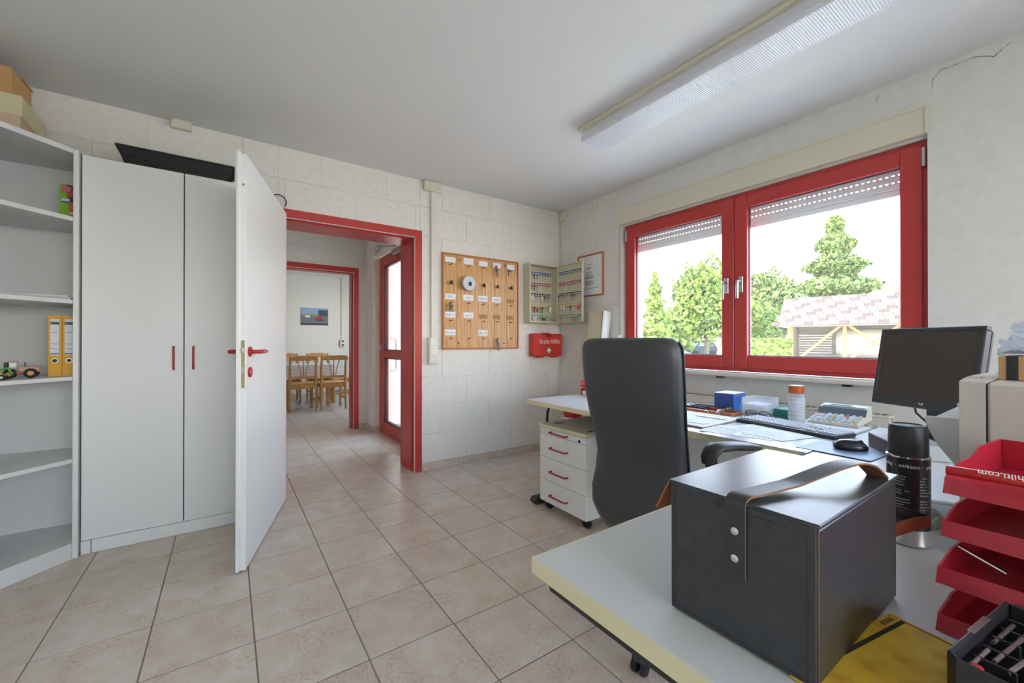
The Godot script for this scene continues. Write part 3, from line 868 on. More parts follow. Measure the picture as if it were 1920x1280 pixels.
func build_outside() -> void:
	var gy := -0.15
	var yard := structure("ground_yard", "pale paved yard outside")
	slab(yard, "paving", mat("paving", rgb(196, 190, 178), 0.9), [[Vector3(0.33, gy - 0.2, -70), Vector3(90, gy, 40)], [Vector3(-1.19, gy - 0.2, -2.17), Vector3(0.33, gy, -0.31)]])
	var g1 := [rgb(120, 142, 58), rgb(140, 160, 70), rgb(100, 124, 52), rgb(158, 172, 84)]
	var g2 := [rgb(112, 130, 66), rgb(132, 148, 78), rgb(96, 112, 58), rgb(146, 156, 90)]
	var foot := func(px: float, d: float):
		var p := at_d(px, CY, d)
		return Vector3(p.x, gy, p.z)
	tree("conifer_tree", "tall pointed conifer behind the tiled shed", foot.call(1566, 46.0), 15.4, 6.6, true, 11000, 0.46, g2, 5, 0.16)
	tree("round_tree", "dense round tree between the window mullion and the conifer", foot.call(1438, 42.0), 9.3, 3.6, false, 5600, 0.36, g2, 6, 0.05)
	tree("broadleaf_tree", "loose broadleaf tree behind the parked car", foot.call(1325, 33.0), 8.6, 3.1, false, 4600, 0.33, g1, 7, 0.1)
	tree("broadleaf_tree", "bushy tree filling the gap beside the round tree", foot.call(1395, 36.0), 5.6, 3.0, false, 3600, 0.33, g1, 12, 0.0)
	tree("young_tree", "slender young tree near the street, its crown thin", foot.call(1228, 30.0), 6.4, 1.8, true, 1100, 0.32, g1, 8, 0.2)
	tree("bushy_tree", "low bushy tree beside the young tree", foot.call(1270, 33.0), 4.6, 2.2, false, 1300, 0.36, g1, 9, 0.05)
	# hedge
	var hb: Vector3 = foot.call(1440, 26.0)
	var hedge := thing("hedge", "clipped green hedge beside the shed", "hedge", hb, -YAW)
	bx(hedge, "core", mat("hedge_core", rgb(120, 142, 58), 0.9), Vector3(-1.3, 0, -0.4), Vector3(1.2, 1.35, 0.4), 0.1)
	crown(hedge, 1500, 0.22, g1, 10, func(r: RandomNumberGenerator): return Vector3(r.randf_range(-1.35, 1.25), r.randf_range(0.05, 1.5), r.randf_range(-0.5, 0.5)))
	# shed
	var A := at_d(1480, CY, 27.6)
	var B := at_d(1690, CY, 24.0)
	A.y = gy
	B.y = gy
	var dirv := (B - A).normalized()
	var sh := thing("timber_shed", "open timber shed with tiled roof and crossed braces", "shed", A, atan2(-dirv.z, dirv.x))
	# local x along the front, local z towards the house
	var L := 9.4
	var tim := mat("timber", rgb(168, 112, 66), 0.7)
	var wallm := mat("shed_wall", rgb(178, 168, 152), 0.8)
	for i in 14:
		bx(sh, "plank", wallm, Vector3(0.1, 0.02 + i * 0.18, -4.0), Vector3(L, 0.19 + i * 0.18, -3.94), 0.01)
	bx(sh, "end_wall", mat("shed_end", rgb(180, 168, 148), 0.8), Vector3(-0.1, 0, -4.0), Vector3(0.1, 2.35, -0.1), 0.01)
	bx(sh, "plinth", wallm, Vector3(0, 0, -0.15), Vector3(L, 0.25, 0.05), 0.01)
	for x in [0.12, 2.9, 5.6, 8.4]:
		bx(sh, "post", tim, Vector3(x - 0.09, 0, -0.09), Vector3(x + 0.09, 2.45, 0.09), 0.01)
	bx(sh, "eave_beam", tim, Vector3(-0.1, 2.38, -0.1), Vector3(L, 2.56, 0.1), 0.01)
	for b in [[0.5, 0.2, 2.75, 2.4], [3.05, 2.4, 5.5, 0.2], [3.05, 0.2, 5.5, 2.4], [5.7, 2.4, 8.3, 0.2], [5.7, 0.2, 8.3, 2.4]]:
		var p := Vector3(b[0], b[1], 0.1)
		var q := Vector3(b[2], b[3], 0.1)
		var l := p.distance_to(q)
		put(sh, "brace", box_mesh(Vector3(l, 0.15, 0.08), 0.008), tim, (p + q) * 0.5, Basis(Vector3.BACK, atan2(q.y - p.y, q.x - p.x)))
	# roof: rows of tiles up a slope
	var rt1 := mat("roof_tile", rgb(78, 66, 56), 0.9)
	var rt2 := mat("roof_tile_b", rgb(62, 48, 40), 0.9)
	var slope := atan2(2.0, 2.7)
	var tl := box_mesh(Vector3(0.44, 0.035, 0.42), 0.012)
	var rows := 9
	for r in rows:
		for c in 23:
			var f := (r + 0.5) / rows
			put(sh, "roof_tile", tl, rt1 if (r * 5 + c * 3) % 4 else rt2, Vector3(-0.75 + f * 0.9 + c * 0.45 + (0.2 if r % 2 else 0.0), 2.42 + f * 2.0, 0.7 - f * 2.7), Basis(Vector3.RIGHT, slope + 0.05))
	var s := st()
	add_prism(s, PackedVector2Array([Vector2(-0.7, 2.36), Vector2(2.0, 4.38), Vector2(4.7, 2.36)]), -0.55, L, Transform3D(Basis(Vector3(0, 0, -1), Vector3.UP, Vector3(1, 0, 0)), Vector3.ZERO))
	put(sh, "roof_body", done(s), wallm)
	var tk := thing("water_tank", "large pale round tank lying inside the shed", "tank", A + dirv * 2.4 + dirv.cross(Vector3.UP) * -1.5 + Vector3(0, 0.2, 0), atan2(-dirv.z, dirv.x))
	put(tk, "drum", lathe_mesh([Vector2(0, 0), Vector2(0.7, 0.02), Vector2(0.95, 0.25), Vector2(0.98, 0.5), Vector2(0.98, 3.6), Vector2(0.95, 3.9), Vector2(0, 4.1)], 28), mat("tank_pale", rgb(170, 164, 148), 0.5), Vector3(0, 1.0, 0), Basis(Vector3.BACK, -PI / 2))
	for x in [0.8, 3.2]:
		bx(tk, "cradle", wallm, Vector3(x - 0.1, -0.2, -0.5), Vector3(x + 0.1, 0.35, 0.5), 0.01)
	# house behind, only its roof shows
	var hp: Vector3 = foot.call(1700, 52.0)
	var hs := thing("neighbour_house", "distant house with brown roof behind the shed", "house", hp, -YAW)
	bx(hs, "walls", mat("house_wall", rgb(220, 212, 200), 0.8), Vector3(-3.4, 0, -3), Vector3(7, 6.4, 3), 0.02)
	var s2 := st()
	add_prism(s2, PackedVector2Array([Vector2(-4.2, 6.2), Vector2(-1.4, 8.5), Vector2(7.6, 8.2), Vector2(9, 6.2)]), -3.6, 3.6)
	put(hs, "roof", done(s2), mat("house_roof", rgb(92, 60, 46), 0.9))
	bx(hs, "gable", mat("house_gable", rgb(196, 186, 172), 0.8), Vector3(-3.2, 4.5, 3.0), Vector3(-1.0, 6.2, 3.1), 0.01)
	# low red roofs along the street and the fence in front of them
	var fp: Vector3 = foot.call(1215, 40.0)
	var fb := thing("street_building", "low building with reddish band across the street", "building", fp, -YAW)
	bx(fb, "wall", mat("pale_wall", rgb(226, 220, 210), 0.8), Vector3(-4, 0, -2), Vector3(4.5, 1.75, 0), 0.02)
	bx(fb, "roof_band", mat("red_band", rgb(186, 110, 80), 0.8), Vector3(-4.1, 1.75, -2), Vector3(4.6, 2.35, 0.1), 0.02)
	# parked car
	var cp: Vector3 = foot.call(1311, 36.5)
	var car := thing("parked_car", "dark car parked in the yard beneath the trees", "car", cp, -YAW + 0.1)
	var cm := mat("car_paint", rgb(60, 78, 92), 0.25)
	var body := PackedVector2Array([Vector2(-1.25, 0.28), Vector2(1.15, 0.28), Vector2(1.25, 0.75), Vector2(1.12, 0.95), Vector2(0.85, 1.38), Vector2(0.4, 1.47), Vector2(-0.3, 1.44), Vector2(-0.8, 1.02), Vector2(-1.28, 0.85)])
	var cs := st()
	add_prism(cs, body, -0.8, 0.8)
	put(car, "body", done(cs), cm)
	var win := PackedVector2Array([Vector2(-0.62, 1.0), Vector2(0.85, 1.0), Vector2(0.72, 1.32), Vector2(0.35, 1.38), Vector2(-0.26, 1.35)])
	var cw := st()
	add_prism(cw, win, 0.79, 0.815)
	put(car, "side_window", done(cw), mat("car_glass", rgb(150, 170, 180), 0.1))
	for x in [-0.8, 0.78]:
		put(car, "wheel", lathe_mesh([Vector2(0, -0.1), Vector2(0.3, -0.1), Vector2(0.32, 0), Vector2(0.3, 0.1), Vector2(0, 0.1)], 16), mats.rubber, Vector3(x, 0.3, 0.74), Basis(Vector3.RIGHT, PI / 2))
		put(car, "wheel", lathe_mesh([Vector2(0, -0.1), Vector2(0.3, -0.1), Vector2(0.32, 0), Vector2(0.3, 0.1), Vector2(0, 0.1)], 16), mats.rubber, Vector3(x, 0.3, -0.74), Basis(Vector3.RIGHT, PI / 2))
	bx(car, "tail_light", mat("tail_red", rgb(190, 40, 36), 0.3), Vector3(1.05, 0.8, 0.6), Vector3(1.2, 1.0, 0.82), 0.01)

# ---------------------------------------------------------------- ceiling lamp and wall fittings
func build_ceiling_lamp() -> void:
	var t := thing("ceiling_lamp", "long fluorescent ceiling lamp with ribbed white diffuser, switched off", "lamp", Vector3(-0.955, CEIL, 2.22))
	bx(t, "mounting_plate", mats.cream, Vector3(-0.135, -0.022, -0.81), Vector3(0.10, 0.0, 0.81), 0.003)
	var df := mat("diffuser", rgb(226, 226, 232), 0.35)
	var s := st()
	add_prism(s, PackedVector2Array([Vector2(-0.105, -0.022), Vector2(0.105, -0.022), Vector2(0.112, -0.075), Vector2(0.106, -0.092), Vector2(-0.106, -0.092), Vector2(-0.112, -0.075)]), -0.80, 0.80)
	put(t, "diffuser", done(s), df)
	var ribs := st()
	for i in 158:
		add_minmax(ribs, Vector3(-0.102, -0.0945, -0.79 + i * 0.01), Vector3(0.102, -0.0915, -0.785 + i * 0.01))
	put(t, "diffuser_ribs", done(ribs), df).set_meta("kind", "stuff")

func build_wall_fittings() -> void:
	# junction boxes
	var p := on_z(340, 231, 0.0)
	var j := thing("junction_box", "cream junction box on the block wall above the wardrobe", "junction box", Vector3(p.x, p.y, 0.0), 0, "junction boxes under the ceiling")
	bx(j, "cover", mats.cream, Vector3(-0.052, -0.047, 0.001), Vector3(0.052, 0.05, 0.035), 0.003)
	bx(j, "screw", mats.steel, Vector3(-0.043, -0.004, 0.034), Vector3(-0.037, 0.006, 0.0365), 0.001)
	var d := thing("junction_box", "cream junction box on top of the vertical cable duct", "junction box", Vector3(-1.508, 2.50, 0.0), 0, "junction boxes under the ceiling")
	bx(d, "cover", mats.cream, Vector3(-0.085, -0.04, 0.001), Vector3(0.085, 0.046, 0.035), 0.003)
	bx(d, "lip", mats.cream, Vector3(-0.08, -0.012, 0.034), Vector3(0.08, 0.04, 0.037), 0.001)
	var k := thing("junction_box", "small cream junction box in the corner beside the ceiling", "junction box", Vector3(0, 2.49, 0.055), 0, "junction boxes under the ceiling")
	bx(k, "cover", mats.cream, Vector3(-0.03, -0.05, -0.045), Vector3(-0.001, 0.05, 0.045), 0.003)
	var wire := []
	for i in 25:
		var y := 2.44 - i * 0.072
		wire.append(Vector3(-0.011 - 0.003 * sin(i * 0.9), y, 0.013 + (0.010 if i == 6 or i == 7 else 0.0) + 0.002 * cos(i * 1.3)))
	var cw := thing("corner_cable", "thin white cable running down the corner behind the key cabinet", "cable", Vector3.ZERO)
	put(cw, "cable", tube_mesh(wire, 0.0045, 8), mats.socket_white)
	var c := thing("cable_duct", "vertical white cable duct beside the red door frame", "cable duct", Vector3(-1.50, 0, 0))
	bx(c, "duct", mats.socket_white, Vector3(-0.022, 1.17, 0.001), Vector3(0.018, 2.458, 0.022), 0.003)
	var sw := thing("switch_panel", "white triple switch and socket strip under the cable duct", "switch", Vector3(-1.51, 1.055, 0))
	bx(sw, "housing", mats.socket_white, Vector3(-0.042, -0.118, 0.001), Vector3(0.042, 0.116, 0.045), 0.004)
	bx(sw, "rocker", mat("rocker", rgb(236, 232, 220), 0.3), Vector3(-0.031, 0.045, 0.044), Vector3(0.031, 0.106, 0.051), 0.003)
	bx(sw, "rocker", mats.rocker, Vector3(-0.031, -0.030, 0.044), Vector3(0.031, 0.036, 0.051), 0.003)
	bx(sw, "socket_plate", mats.rocker, Vector3(-0.031, -0.107, 0.044), Vector3(0.031, -0.040, 0.049), 0.003)
	put(sw, "socket_well", lathe_mesh([Vector2(0.020, 0.0), Vector2(0.022, 0.002), Vector2(0.0195, 0.002), Vector2(0.018, -0.004), Vector2(0, -0.004)], 20), mat("socket_well", rgb(190, 184, 170), 0.5), Vector3(0, -0.073, 0.049), Basis(Vector3.RIGHT, PI / 2))
	for x in [-0.008, 0.008]:
		put(sw, "pin_hole", lathe_mesh([Vector2(0, 0), Vector2(0.003, 0), Vector2(0.003, 0.001), Vector2(0, 0.001)], 8), mats.black_plastic, Vector3(x, -0.073, 0.0465), Basis(Vector3.RIGHT, PI / 2))
	# loop of black cable above the frame
	var loop := []
	for i in 19:
		var a := -0.6 + TAU * 0.82 * i / 18.0
		loop.append(Vector3(cos(a) * 0.05, sin(a) * 0.05, 0.012 + 0.004 * sin(a * 2)))
	var cl := thing("cable_loop", "thin black cable loop hanging over the red frame", "cable", Vector3(-2.70, 2.142, 0.0))
	put(cl, "cable", tube_mesh(loop, 0.0035, 8), mats.black_plastic)
	# framed sheet on the window wall
	var a0 := on_x(1088, 479, 0.0)
	var a1 := on_x(1131, 473, 0.0)
	var fr := thing("framed_notice", "framed notice sheet in an orange wooden frame", "picture", Vector3(0, 1.80, (0.30 + 0.64) * 0.5))
	var w := 0.175
	var h := 0.212
	for q in [[Vector3(-0.02, -h, -w), Vector3(-0.001, -h + 0.016, w)], [Vector3(-0.02, h - 0.016, -w), Vector3(-0.001, h, w)], [Vector3(-0.02, -h + 0.016, -w), Vector3(-0.001, h - 0.016, -w + 0.016)], [Vector3(-0.02, -h + 0.016, w - 0.016), Vector3(-0.001, h - 0.016, w)]]:
		bx(fr, "frame", mats.wood_orange, q[0], q[1], 0.003)
	var im := blank(128, 160, rgb(232, 232, 230))
	for q in [[44, 34, 30], [40, 48, 22], [52, 50, 18], [42, 66, 28], [40, 76, 34], [36, 84, 44], [36, 88, 46], [36, 92, 42], [36, 102, 46], [36, 106, 38], [36, 110, 46], [36, 114, 44], [36, 118, 30], [20, 132, 84], [100, 20, 3]]:
		im.fill_rect(Rect2i(q[0], q[1], q[2], 2), rgb(120, 124, 126))
	im.fill_rect(Rect2i(102, 18, 1, 40), rgb(150, 152, 152))
	card(fr, "sheet", img_mat("notice_print", im, 0.3), 0.32, 0.394, Vector3(-0.012, 0, 0), yaw(-PI / 2))
	# white panel leaning in the corner behind the desk
	var lp := thing("leaning_panel", "tall white boxed panel leaning in the corner behind the desk", "panel", Vector3(-0.21, 0, 0.47))
	lp.rotation = Vector3(0.05, 0, -0.085)
	bx(lp, "box", mat("panel_beige", rgb(206, 196, 170), 0.6), Vector3(-0.005, 0, -0.005), Vector3(0.085, 1.44, 0.17), 0.004)
	bx(lp, "cover", mats.white_board, Vector3(-0.012, 0.0, 0.172), Vector3(0.09, 1.445, 0.20), 0.012)
	# red fire extinguisher standing below the far desk
	var fe := thing("red_canister", "red canister standing under the desk behind the drawer unit", "canister", Vector3(-0.62, 0, 0.86))
	put(fe, "body", lathe_mesh([Vector2(0, 0), Vector2(0.078, 0), Vector2(0.08, 0.02), Vector2(0.08, 0.52), Vector2(0.084, 0.53), Vector2(0.084, 0.56), Vector2(0.08, 0.57), Vector2(0.078, 0.615), Vector2(0.06, 0.63), Vector2(0, 0.632)], 28), mat("canister_red", rgb(206, 46, 40), 0.3))
	put(fe, "band", lathe_mesh([Vector2(0.0805, 0.49), Vector2(0.082, 0.492), Vector2(0.082, 0.505), Vector2(0.0805, 0.507)], 28), mats.paper)

# ---------------------------------------------------------------- wardrobe, corner shelf and what stands on them
func build_storage() -> void:
	var wd := thing("wardrobe", "tall white two-door wardrobe with red bar handles", "wardrobe", Vector3(-3.21, 0, 0))
	bx(wd, "body", mats.white_board, Vector3(-0.426, 0.0, 0.004), Vector3(0.412, 2.116, 0.302), 0.002)
	bx(wd, "plinth", mats.white_board, Vector3(-0.385, 0.001, 0.302), Vector3(0.412, 0.072, 0.318), 0.002)
	bx(wd, "plinth_post", mats.white_board, Vector3(-0.426, 0.001, 0.302), Vector3(-0.388, 0.072, 0.320), 0.002)
	bx(wd, "gap", mats.black_plastic, Vector3(-0.004, 0.078, 0.300), Vector3(0.004, 2.112, 0.3035), 0.0)
	for k in [-1, 1]:
		var door := bx(wd, "door", mats.white_board, Vector3(0.0025 if k > 0 else -0.424, 0.076, 0.304), Vector3(0.412 if k > 0 else -0.0025, 2.118, 0.323), 0.0015)
		var hs := st()
		var x: float = k * 0.045
		add_tube(hs, [Vector3(x, 0.97, 0.323), Vector3(x, 0.97, 0.343), Vector3(x, 0.975, 0.349), Vector3(x, 0.985, 0.351), Vector3(x, 1.085, 0.351), Vector3(x, 1.095, 0.349), Vector3(x, 1.10, 0.343), Vector3(x, 1.10, 0.323)], 0.0055, 8)
		put(door, "handle", done(hs), mats.red_handle, -door.position, Basis.IDENTITY, "red bar handle")
	var cs := thing("corner_shelf", "white open corner shelf with an angled front", "shelf", Vector3(-3.64, 0, 0))
	bx(cs, "side_panel", mats.white_board, Vector3(-0.022, 0.0, 0.004), Vector3(-0.001, 2.132, 0.345), 0.0015)
	bx(cs, "side_panel", mats.white_board, Vector3(-0.685, 0.0, 0.655), Vector3(-0.345, 2.132, 0.677), 0.0015)
	bx(cs, "back_panel", mats.white_board, Vector3(-0.685, 0.0, 0.004), Vector3(-0.022, 2.132, 0.012), 0.0)
	bx(cs, "back_panel", mats.white_board, Vector3(-0.688, 0.0, 0.012), Vector3(-0.680, 2.132, 0.655), 0.0)
	var pent := PackedVector2Array([Vector2(-0.022, 0.012), Vector2(-0.022, 0.352), Vector2(-0.345, 0.675), Vector2(-0.68, 0.675), Vector2(-0.68, 0.012)])
	var flat_xf := Transform3D(Basis(Vector3(1, 0, 0), Vector3(0, 0, 1), Vector3(0, -1, 0)), Vector3.ZERO)
	for y in [[2.108, 2.133], [1.755, 1.777], [1.326, 1.346], [0.928, 0.947], [0.50, 0.521], [0.062, 0.085]]:
		var s := st()
		add_prism(s, pent, -y[1], -y[0], flat_xf)
		put(cs, "shelf_board", done(s), mats.white_board)
	var ks := st()
	add_prism(ks, PackedVector2Array([Vector2(-0.022, 0.335), Vector2(-0.022, 0.35), Vector2(-0.345, 0.673), Vector2(-0.36, 0.673)]), -0.062, -0.001, flat_xf)
	put(cs, "plinth", done(ks), mats.white_board)
	# two binders
	var im := blank(56, 220, rgb(226, 226, 232))
	im.fill_rect(Rect2i(0, 18, 56, 16), rgb(66, 92, 74))
	im.fill_rect(Rect2i(6, 24, 5, 4), rgb(220, 224, 220))
	im.fill_rect(Rect2i(0, 208, 56, 6), rgb(60, 64, 78))
	var r := RandomNumberGenerator.new()
	r.seed = 4
	for ln in [[8, 82, 40], [6, 148, 46], [6, 180, 42]]:
		var y: int = ln[1]
		for i in ln[2]:
			y = clampi(y + r.randi_range(-1, 1), ln[1] - 3, ln[1] + 3)
			im.fill_rect(Rect2i(ln[0] + i, y, 1, 2), rgb(60, 62, 90))
	for i in 22:
		var a := PI * i / 21.0
		im.fill_rect(Rect2i(28 + int(cos(a) * 18), 204 - int(sin(a) * 10), 2, 1), rgb(110, 150, 120))
	var lab := img_mat("binder_label", im, 0.5)
	var yel := mat("binder_yellow", rgb(222, 168, 52), 0.5)
	for k in 2:
		var b := thing("ring_binder", ["yellow ring binder with handwritten label, farther from the shelf side", "yellow ring binder with handwritten label against the shelf side"][k], "binder", Vector3(-3.7405 if k == 0 else -3.6885, 0.9475, 0.0), 0, "yellow binders on the shelf")
		bx(b, "cover", yel, Vector3(-0.0265, 0, 0.02), Vector3(-0.0235, 0.32, 0.275), 0.001)
		bx(b, "cover", yel, Vector3(0.0215, 0, 0.02), Vector3(0.0245, 0.32, 0.275), 0.001)
		bx(b, "spine", yel, Vector3(-0.0265, 0, 0.272), Vector3(0.0245, 0.32, 0.276), 0.001)
		bx(b, "pages", mats.paper, Vector3(-0.022, 0.006, 0.03), Vector3(0.012, 0.305, 0.262), 0.001)
		card(b, "label", lab, 0.032, 0.19, Vector3(-0.002, 0.205, 0.2766))
		put(b, "finger_hole_ring", lathe_mesh([Vector2(0.009, 0.0), Vector2(0.013, 0.0), Vector2(0.013, 0.002), Vector2(0.009, 0.002)], 20), mats.chrome, Vector3(-0.001, 0.082, 0.276), Basis(Vector3.RIGHT, PI / 2))
		put(b, "finger_hole", lathe_mesh([Vector2(0, 0), Vector2(0.0095, 0), Vector2(0.0095, 0.0008), Vector2(0, 0.0008)], 20), mats.black_plastic, Vector3(-0.001, 0.082, 0.276), Basis(Vector3.RIGHT, PI / 2))
	# plant food box
	var fb := thing("plant_food_box", "green and red printed carton of plant food on the upper shelf", "carton", Vector3(-3.707, 1.7775, 0.17))
	var pi := blank(84, 204, rgb(136, 190, 50))
	pi.fill_rect(Rect2i(30, 0, 54, 60), rgb(70, 70, 60))
	pi.fill_rect(Rect2i(30, 30, 54, 40), rgb(186, 86, 96))
	pi.fill_rect(Rect2i(34, 66, 50, 26), rgb(56, 44, 44))
	for i in 110:
		var w := 50 - int(i * 0.14)
		pi.fill_rect(Rect2i(84 - w, 94 + i, w, 1), rgb(206, 96, 48))
	pi.fill_rect(Rect2i(40, 146, 44, 14), rgb(226, 196, 150))
	pi.fill_rect(Rect2i(10, 8, 40, 34), rgb(196, 40, 46))
	for i in 5:
		pi.fill_rect(Rect2i(13, 12 + i * 6, 26 + (i * 7) % 9, 2), rgb(240, 200, 200))
	pi.fill_rect(Rect2i(10, 76, 30, 22), rgb(230, 234, 240))
	pi.fill_rect(Rect2i(10, 90, 30, 8), rgb(58, 84, 160))
	bx(fb, "carton", mat("carton_green", rgb(136, 190, 50), 0.5), Vector3(-0.042, 0, -0.02), Vector3(0.042, 0.205, 0.02), 0.001)
	card(fb, "print", img_mat("plant_food_print", pi, 0.4), 0.084, 0.204, Vector3(0, 0.1025, 0.0206))
	# papers on the middle shelf
	var fo := thing("folder_stack", "grey flat folder lying on the middle shelf", "folder", Vector3(-3.79, 1.3465, 0.24), 0.10)
	bx(fo, "cover", mat("folder_grey", rgb(190, 192, 194), 0.5), Vector3(-0.11, 0, -0.11), Vector3(0.11, 0.016, 0.11), 0.002)
	bx(fo, "sheets", mats.paper, Vector3(-0.108, 0.0165, -0.10), Vector3(0.10, 0.022, 0.10), 0.001)
	var env := thing("brown_envelope", "brown envelope at the end of the middle shelf", "envelope", Vector3(-3.96, 1.3465, 0.40), 0.3)
	bx(env, "sheet", mat("kraft", rgb(176, 140, 96), 0.8), Vector3(-0.07, 0, -0.05), Vector3(0.05, 0.018, 0.05), 0.002)
	# toy tractor and trailer
	var pk := mat("faded_pink", rgb(206, 164, 148), 0.6)
	var tr := thing("toy_tractor", "faded orange toy tractor with white cab", "toy", Vector3(-3.845, 0.9475, 0.33), 0.15)
	bx(tr, "bonnet", pk, Vector3(-0.01, 0.028, -0.018), Vector3(0.062, 0.058, 0.018), 0.006)
	bx(tr, "chassis", mat("toy_rust", rgb(170, 96, 60), 0.6), Vector3(-0.062, 0.02, -0.014), Vector3(0.04, 0.034, 0.014), 0.003)
	bx(tr, "cab_window", mats.paper, Vector3(-0.036, 0.052, -0.0185), Vector3(-0.012, 0.078, 0.0185), 0.002)
	bx(tr, "cab_roof", pk, Vector3(-0.042, 0.078, -0.020), Vector3(-0.008, 0.084, 0.020), 0.002)
	bx(tr, "cab_frame", mats.charcoal, Vector3(-0.052, 0.04, -0.016), Vector3(-0.04, 0.080, 0.016), 0.002)
	bx(tr, "exhaust", mats.black_plastic, Vector3(0.012, 0.058, -0.003), Vector3(0.016, 0.078, 0.003), 0.001)
	for q in [[-0.035, 0.022, 0.022], [0.035, 0.024, 0.024]]:
		for z in [-0.024, 0.024]:
			var wh := put(tr, "wheel", lathe_mesh([Vector2(0, -0.007), Vector2(q[2] * 0.9, -0.007), Vector2(q[2], -0.003), Vector2(q[2], 0.003), Vector2(q[2] * 0.9, 0.007), Vector2(0, 0.007)], 18), mats.rubber, Vector3(q[0], q[1], z), Basis(Vector3.RIGHT, PI / 2))
			put(wh, "hub", lathe_mesh([Vector2(0, 0.007), Vector2(q[2] * 0.5, 0.007), Vector2(q[2] * 0.4, 0.009), Vector2(0, 0.009)], 14), mat("hub_orange", rgb(220, 160, 80), 0.5))
	var tl := thing("toy_trailer", "green and yellow toy trailer with crane arm", "toy", Vector3(-3.885, 0.9475, 0.44), 0.1)
	bx(tl, "bed", mat("toy_yellow", rgb(226, 196, 50), 0.5), Vector3(-0.11, 0.024, -0.018), Vector3(0.015, 0.032, 0.018), 0.002)
	bx(tl, "rail", mat("toy_green", rgb(86, 160, 58), 0.5), Vector3(-0.11, 0.018, 0.012), Vector3(0.03, 0.026, 0.019), 0.002)
	put(tl, "crane_arm", tube_mesh([Vector3(-0.03, 0.03, 0), Vector3(0.01, 0.048, 0), Vector3(0.028, 0.056, 0), Vector3(0.036, 0.04, 0), Vector3(0.042, 0.026, 0)], 0.005, 8), mats.toy_green)
	bx(tl, "cargo", mat("toy_orange", rgb(226, 140, 40), 0.5), Vector3(-0.10, 0.032, -0.014), Vector3(-0.04, 0.048, 0.014), 0.003)
	for x in [-0.07, -0.012, 0.014]:
		for z in [-0.02, 0.02]:
			var wh := put(tl, "wheel", lathe_mesh([Vector2(0, -0.005), Vector2(0.012, -0.005), Vector2(0.0125, 0.005), Vector2(0, 0.005)], 16), mats.rubber, Vector3(x, 0.0125, z), Basis(Vector3.RIGHT, PI / 2))
			put(wh, "hub", lathe_mesh([Vector2(0, 0.005), Vector2(0.006, 0.005), Vector2(0.005, 0.007), Vector2(0, 0.007)], 12), mats.steel)
	# cartons on top
	var c1 := thing("cardboard_box", "worn pale flat cardboard box on top of the corner shelf", "box", Vector3(-3.935, 2.1335, 0.30), 0.0)
	var pale := mat("pale_card", rgb(206, 180, 152), 0.85)
	bx(c1, "carton", pale, Vector3(-0.2, 0, -0.16), Vector3(0.115, 0.17, 0.14), 0.004)
	bx(c1, "lid", mat("pale_card_b", rgb(210, 198, 160), 0.85), Vector3(-0.2, 0.075, -0.165), Vector3(0.122, 0.175, 0.145), 0.004)
	var c2 := thing("cardboard_box", "small brown cardboard box with fragile mark on the pale box", "box", Vector3(-3.95, 2.309, 0.28), 0.0)
	bx(c2, "carton", mats.cardboard, Vector3(-0.17, 0, -0.13), Vector3(0.09, 0.145, 0.12), 0.003)
	bx(c2, "flap", mats.cardboard, Vector3(0.03, 0.142, -0.12), Vector3(0.10, 0.147, 0.02), 0.001)
	var gl := mat("print_blue", rgb(58, 78, 104), 0.8)
	bx(c2, "glass_mark", gl, Vector3(-0.012, 0.07, 0.1195), Vector3(0.03, 0.11, 0.1207), 0.0)
	bx(c2, "glass_mark", gl, Vector3(0.007, 0.045, 0.1195), Vector3(0.011, 0.07, 0.1207), 0.0)
	bx(c2, "glass_mark", gl, Vector3(-0.006, 0.041, 0.1195), Vector3(0.024, 0.046, 0.1207), 0.0)
	# flared black basket on the wardrobe
	var bk := thing("black_basket", "flat black woven basket lying on top of the wardrobe", "basket", Vector3(-3.24, 2.119, 0.15))
	var bm := mat("wicker_black", rgb(36, 36, 36), 0.7)
	for i in 6:
		var f0 := i / 6.0
		var o0 := 0.235 + 0.03 * f0
		var y0 := 0.012 + 0.10 * f0
		for q in [[Vector3(0, y0, 0.10 + 0.025 * f0), Vector3(o0 * 2, 0.0182, 0.008)], [Vector3(0, y0, -0.10 - 0.025 * f0), Vector3(o0 * 2, 0.0182, 0.008)], [Vector3(o0, y0, 0), Vector3(0.008, 0.0182, 0.20 + 0.05 * f0)], [Vector3(-o0, y0, 0), Vector3(0.008, 0.0182, 0.20 + 0.05 * f0)]]:
			put(bk, "weave_band", box_mesh(q[1], 0.003), bm, q[0])
	var rim := st()
	for q in [[Vector3(0, 0.1085, 0.128), Vector3(0.55, 0.012, 0.014)], [Vector3(0, 0.1085, -0.128), Vector3(0.55, 0.012, 0.014)], [Vector3(0.27, 0.1085, 0), Vector3(0.014, 0.012, 0.26)], [Vector3(-0.27, 0.1085, 0), Vector3(0.014, 0.012, 0.26)]]:
		add_box(rim, q[0], q[1], 0.004)
	put(bk, "rim", done(rim), bm)
	bx(bk, "base", bm, Vector3(-0.235, 0, -0.10), Vector3(0.235, 0.008, 0.10), 0.002)

# ---------------------------------------------------------------- key board, key cabinet, first-aid box
func small_key(parent: Node3D, at: Vector3, tag_m: Material, size := 1.0, turn := 0.0) -> void:
	var s := st()
	add_lathe(s, [Vector2(0.004, -0.001), Vector2(0.010, -0.001), Vector2(0.010, 0.001), Vector2(0.004, 0.001)], 12, Transform3D(Basis(Vector3.RIGHT, PI / 2), Vector3(0, -0.01, 0)))
	add_box(s, Vector3(0, -0.034, 0), Vector3(0.006, 0.03, 0.002), 0.0005)
	add_box(s, Vector3(0.004, -0.042, 0), Vector3(0.004, 0.006, 0.002), 0.0005)
	put(parent, "key", done(s), tag_m, at, yaw(turn).scaled(Vector3.ONE * size))

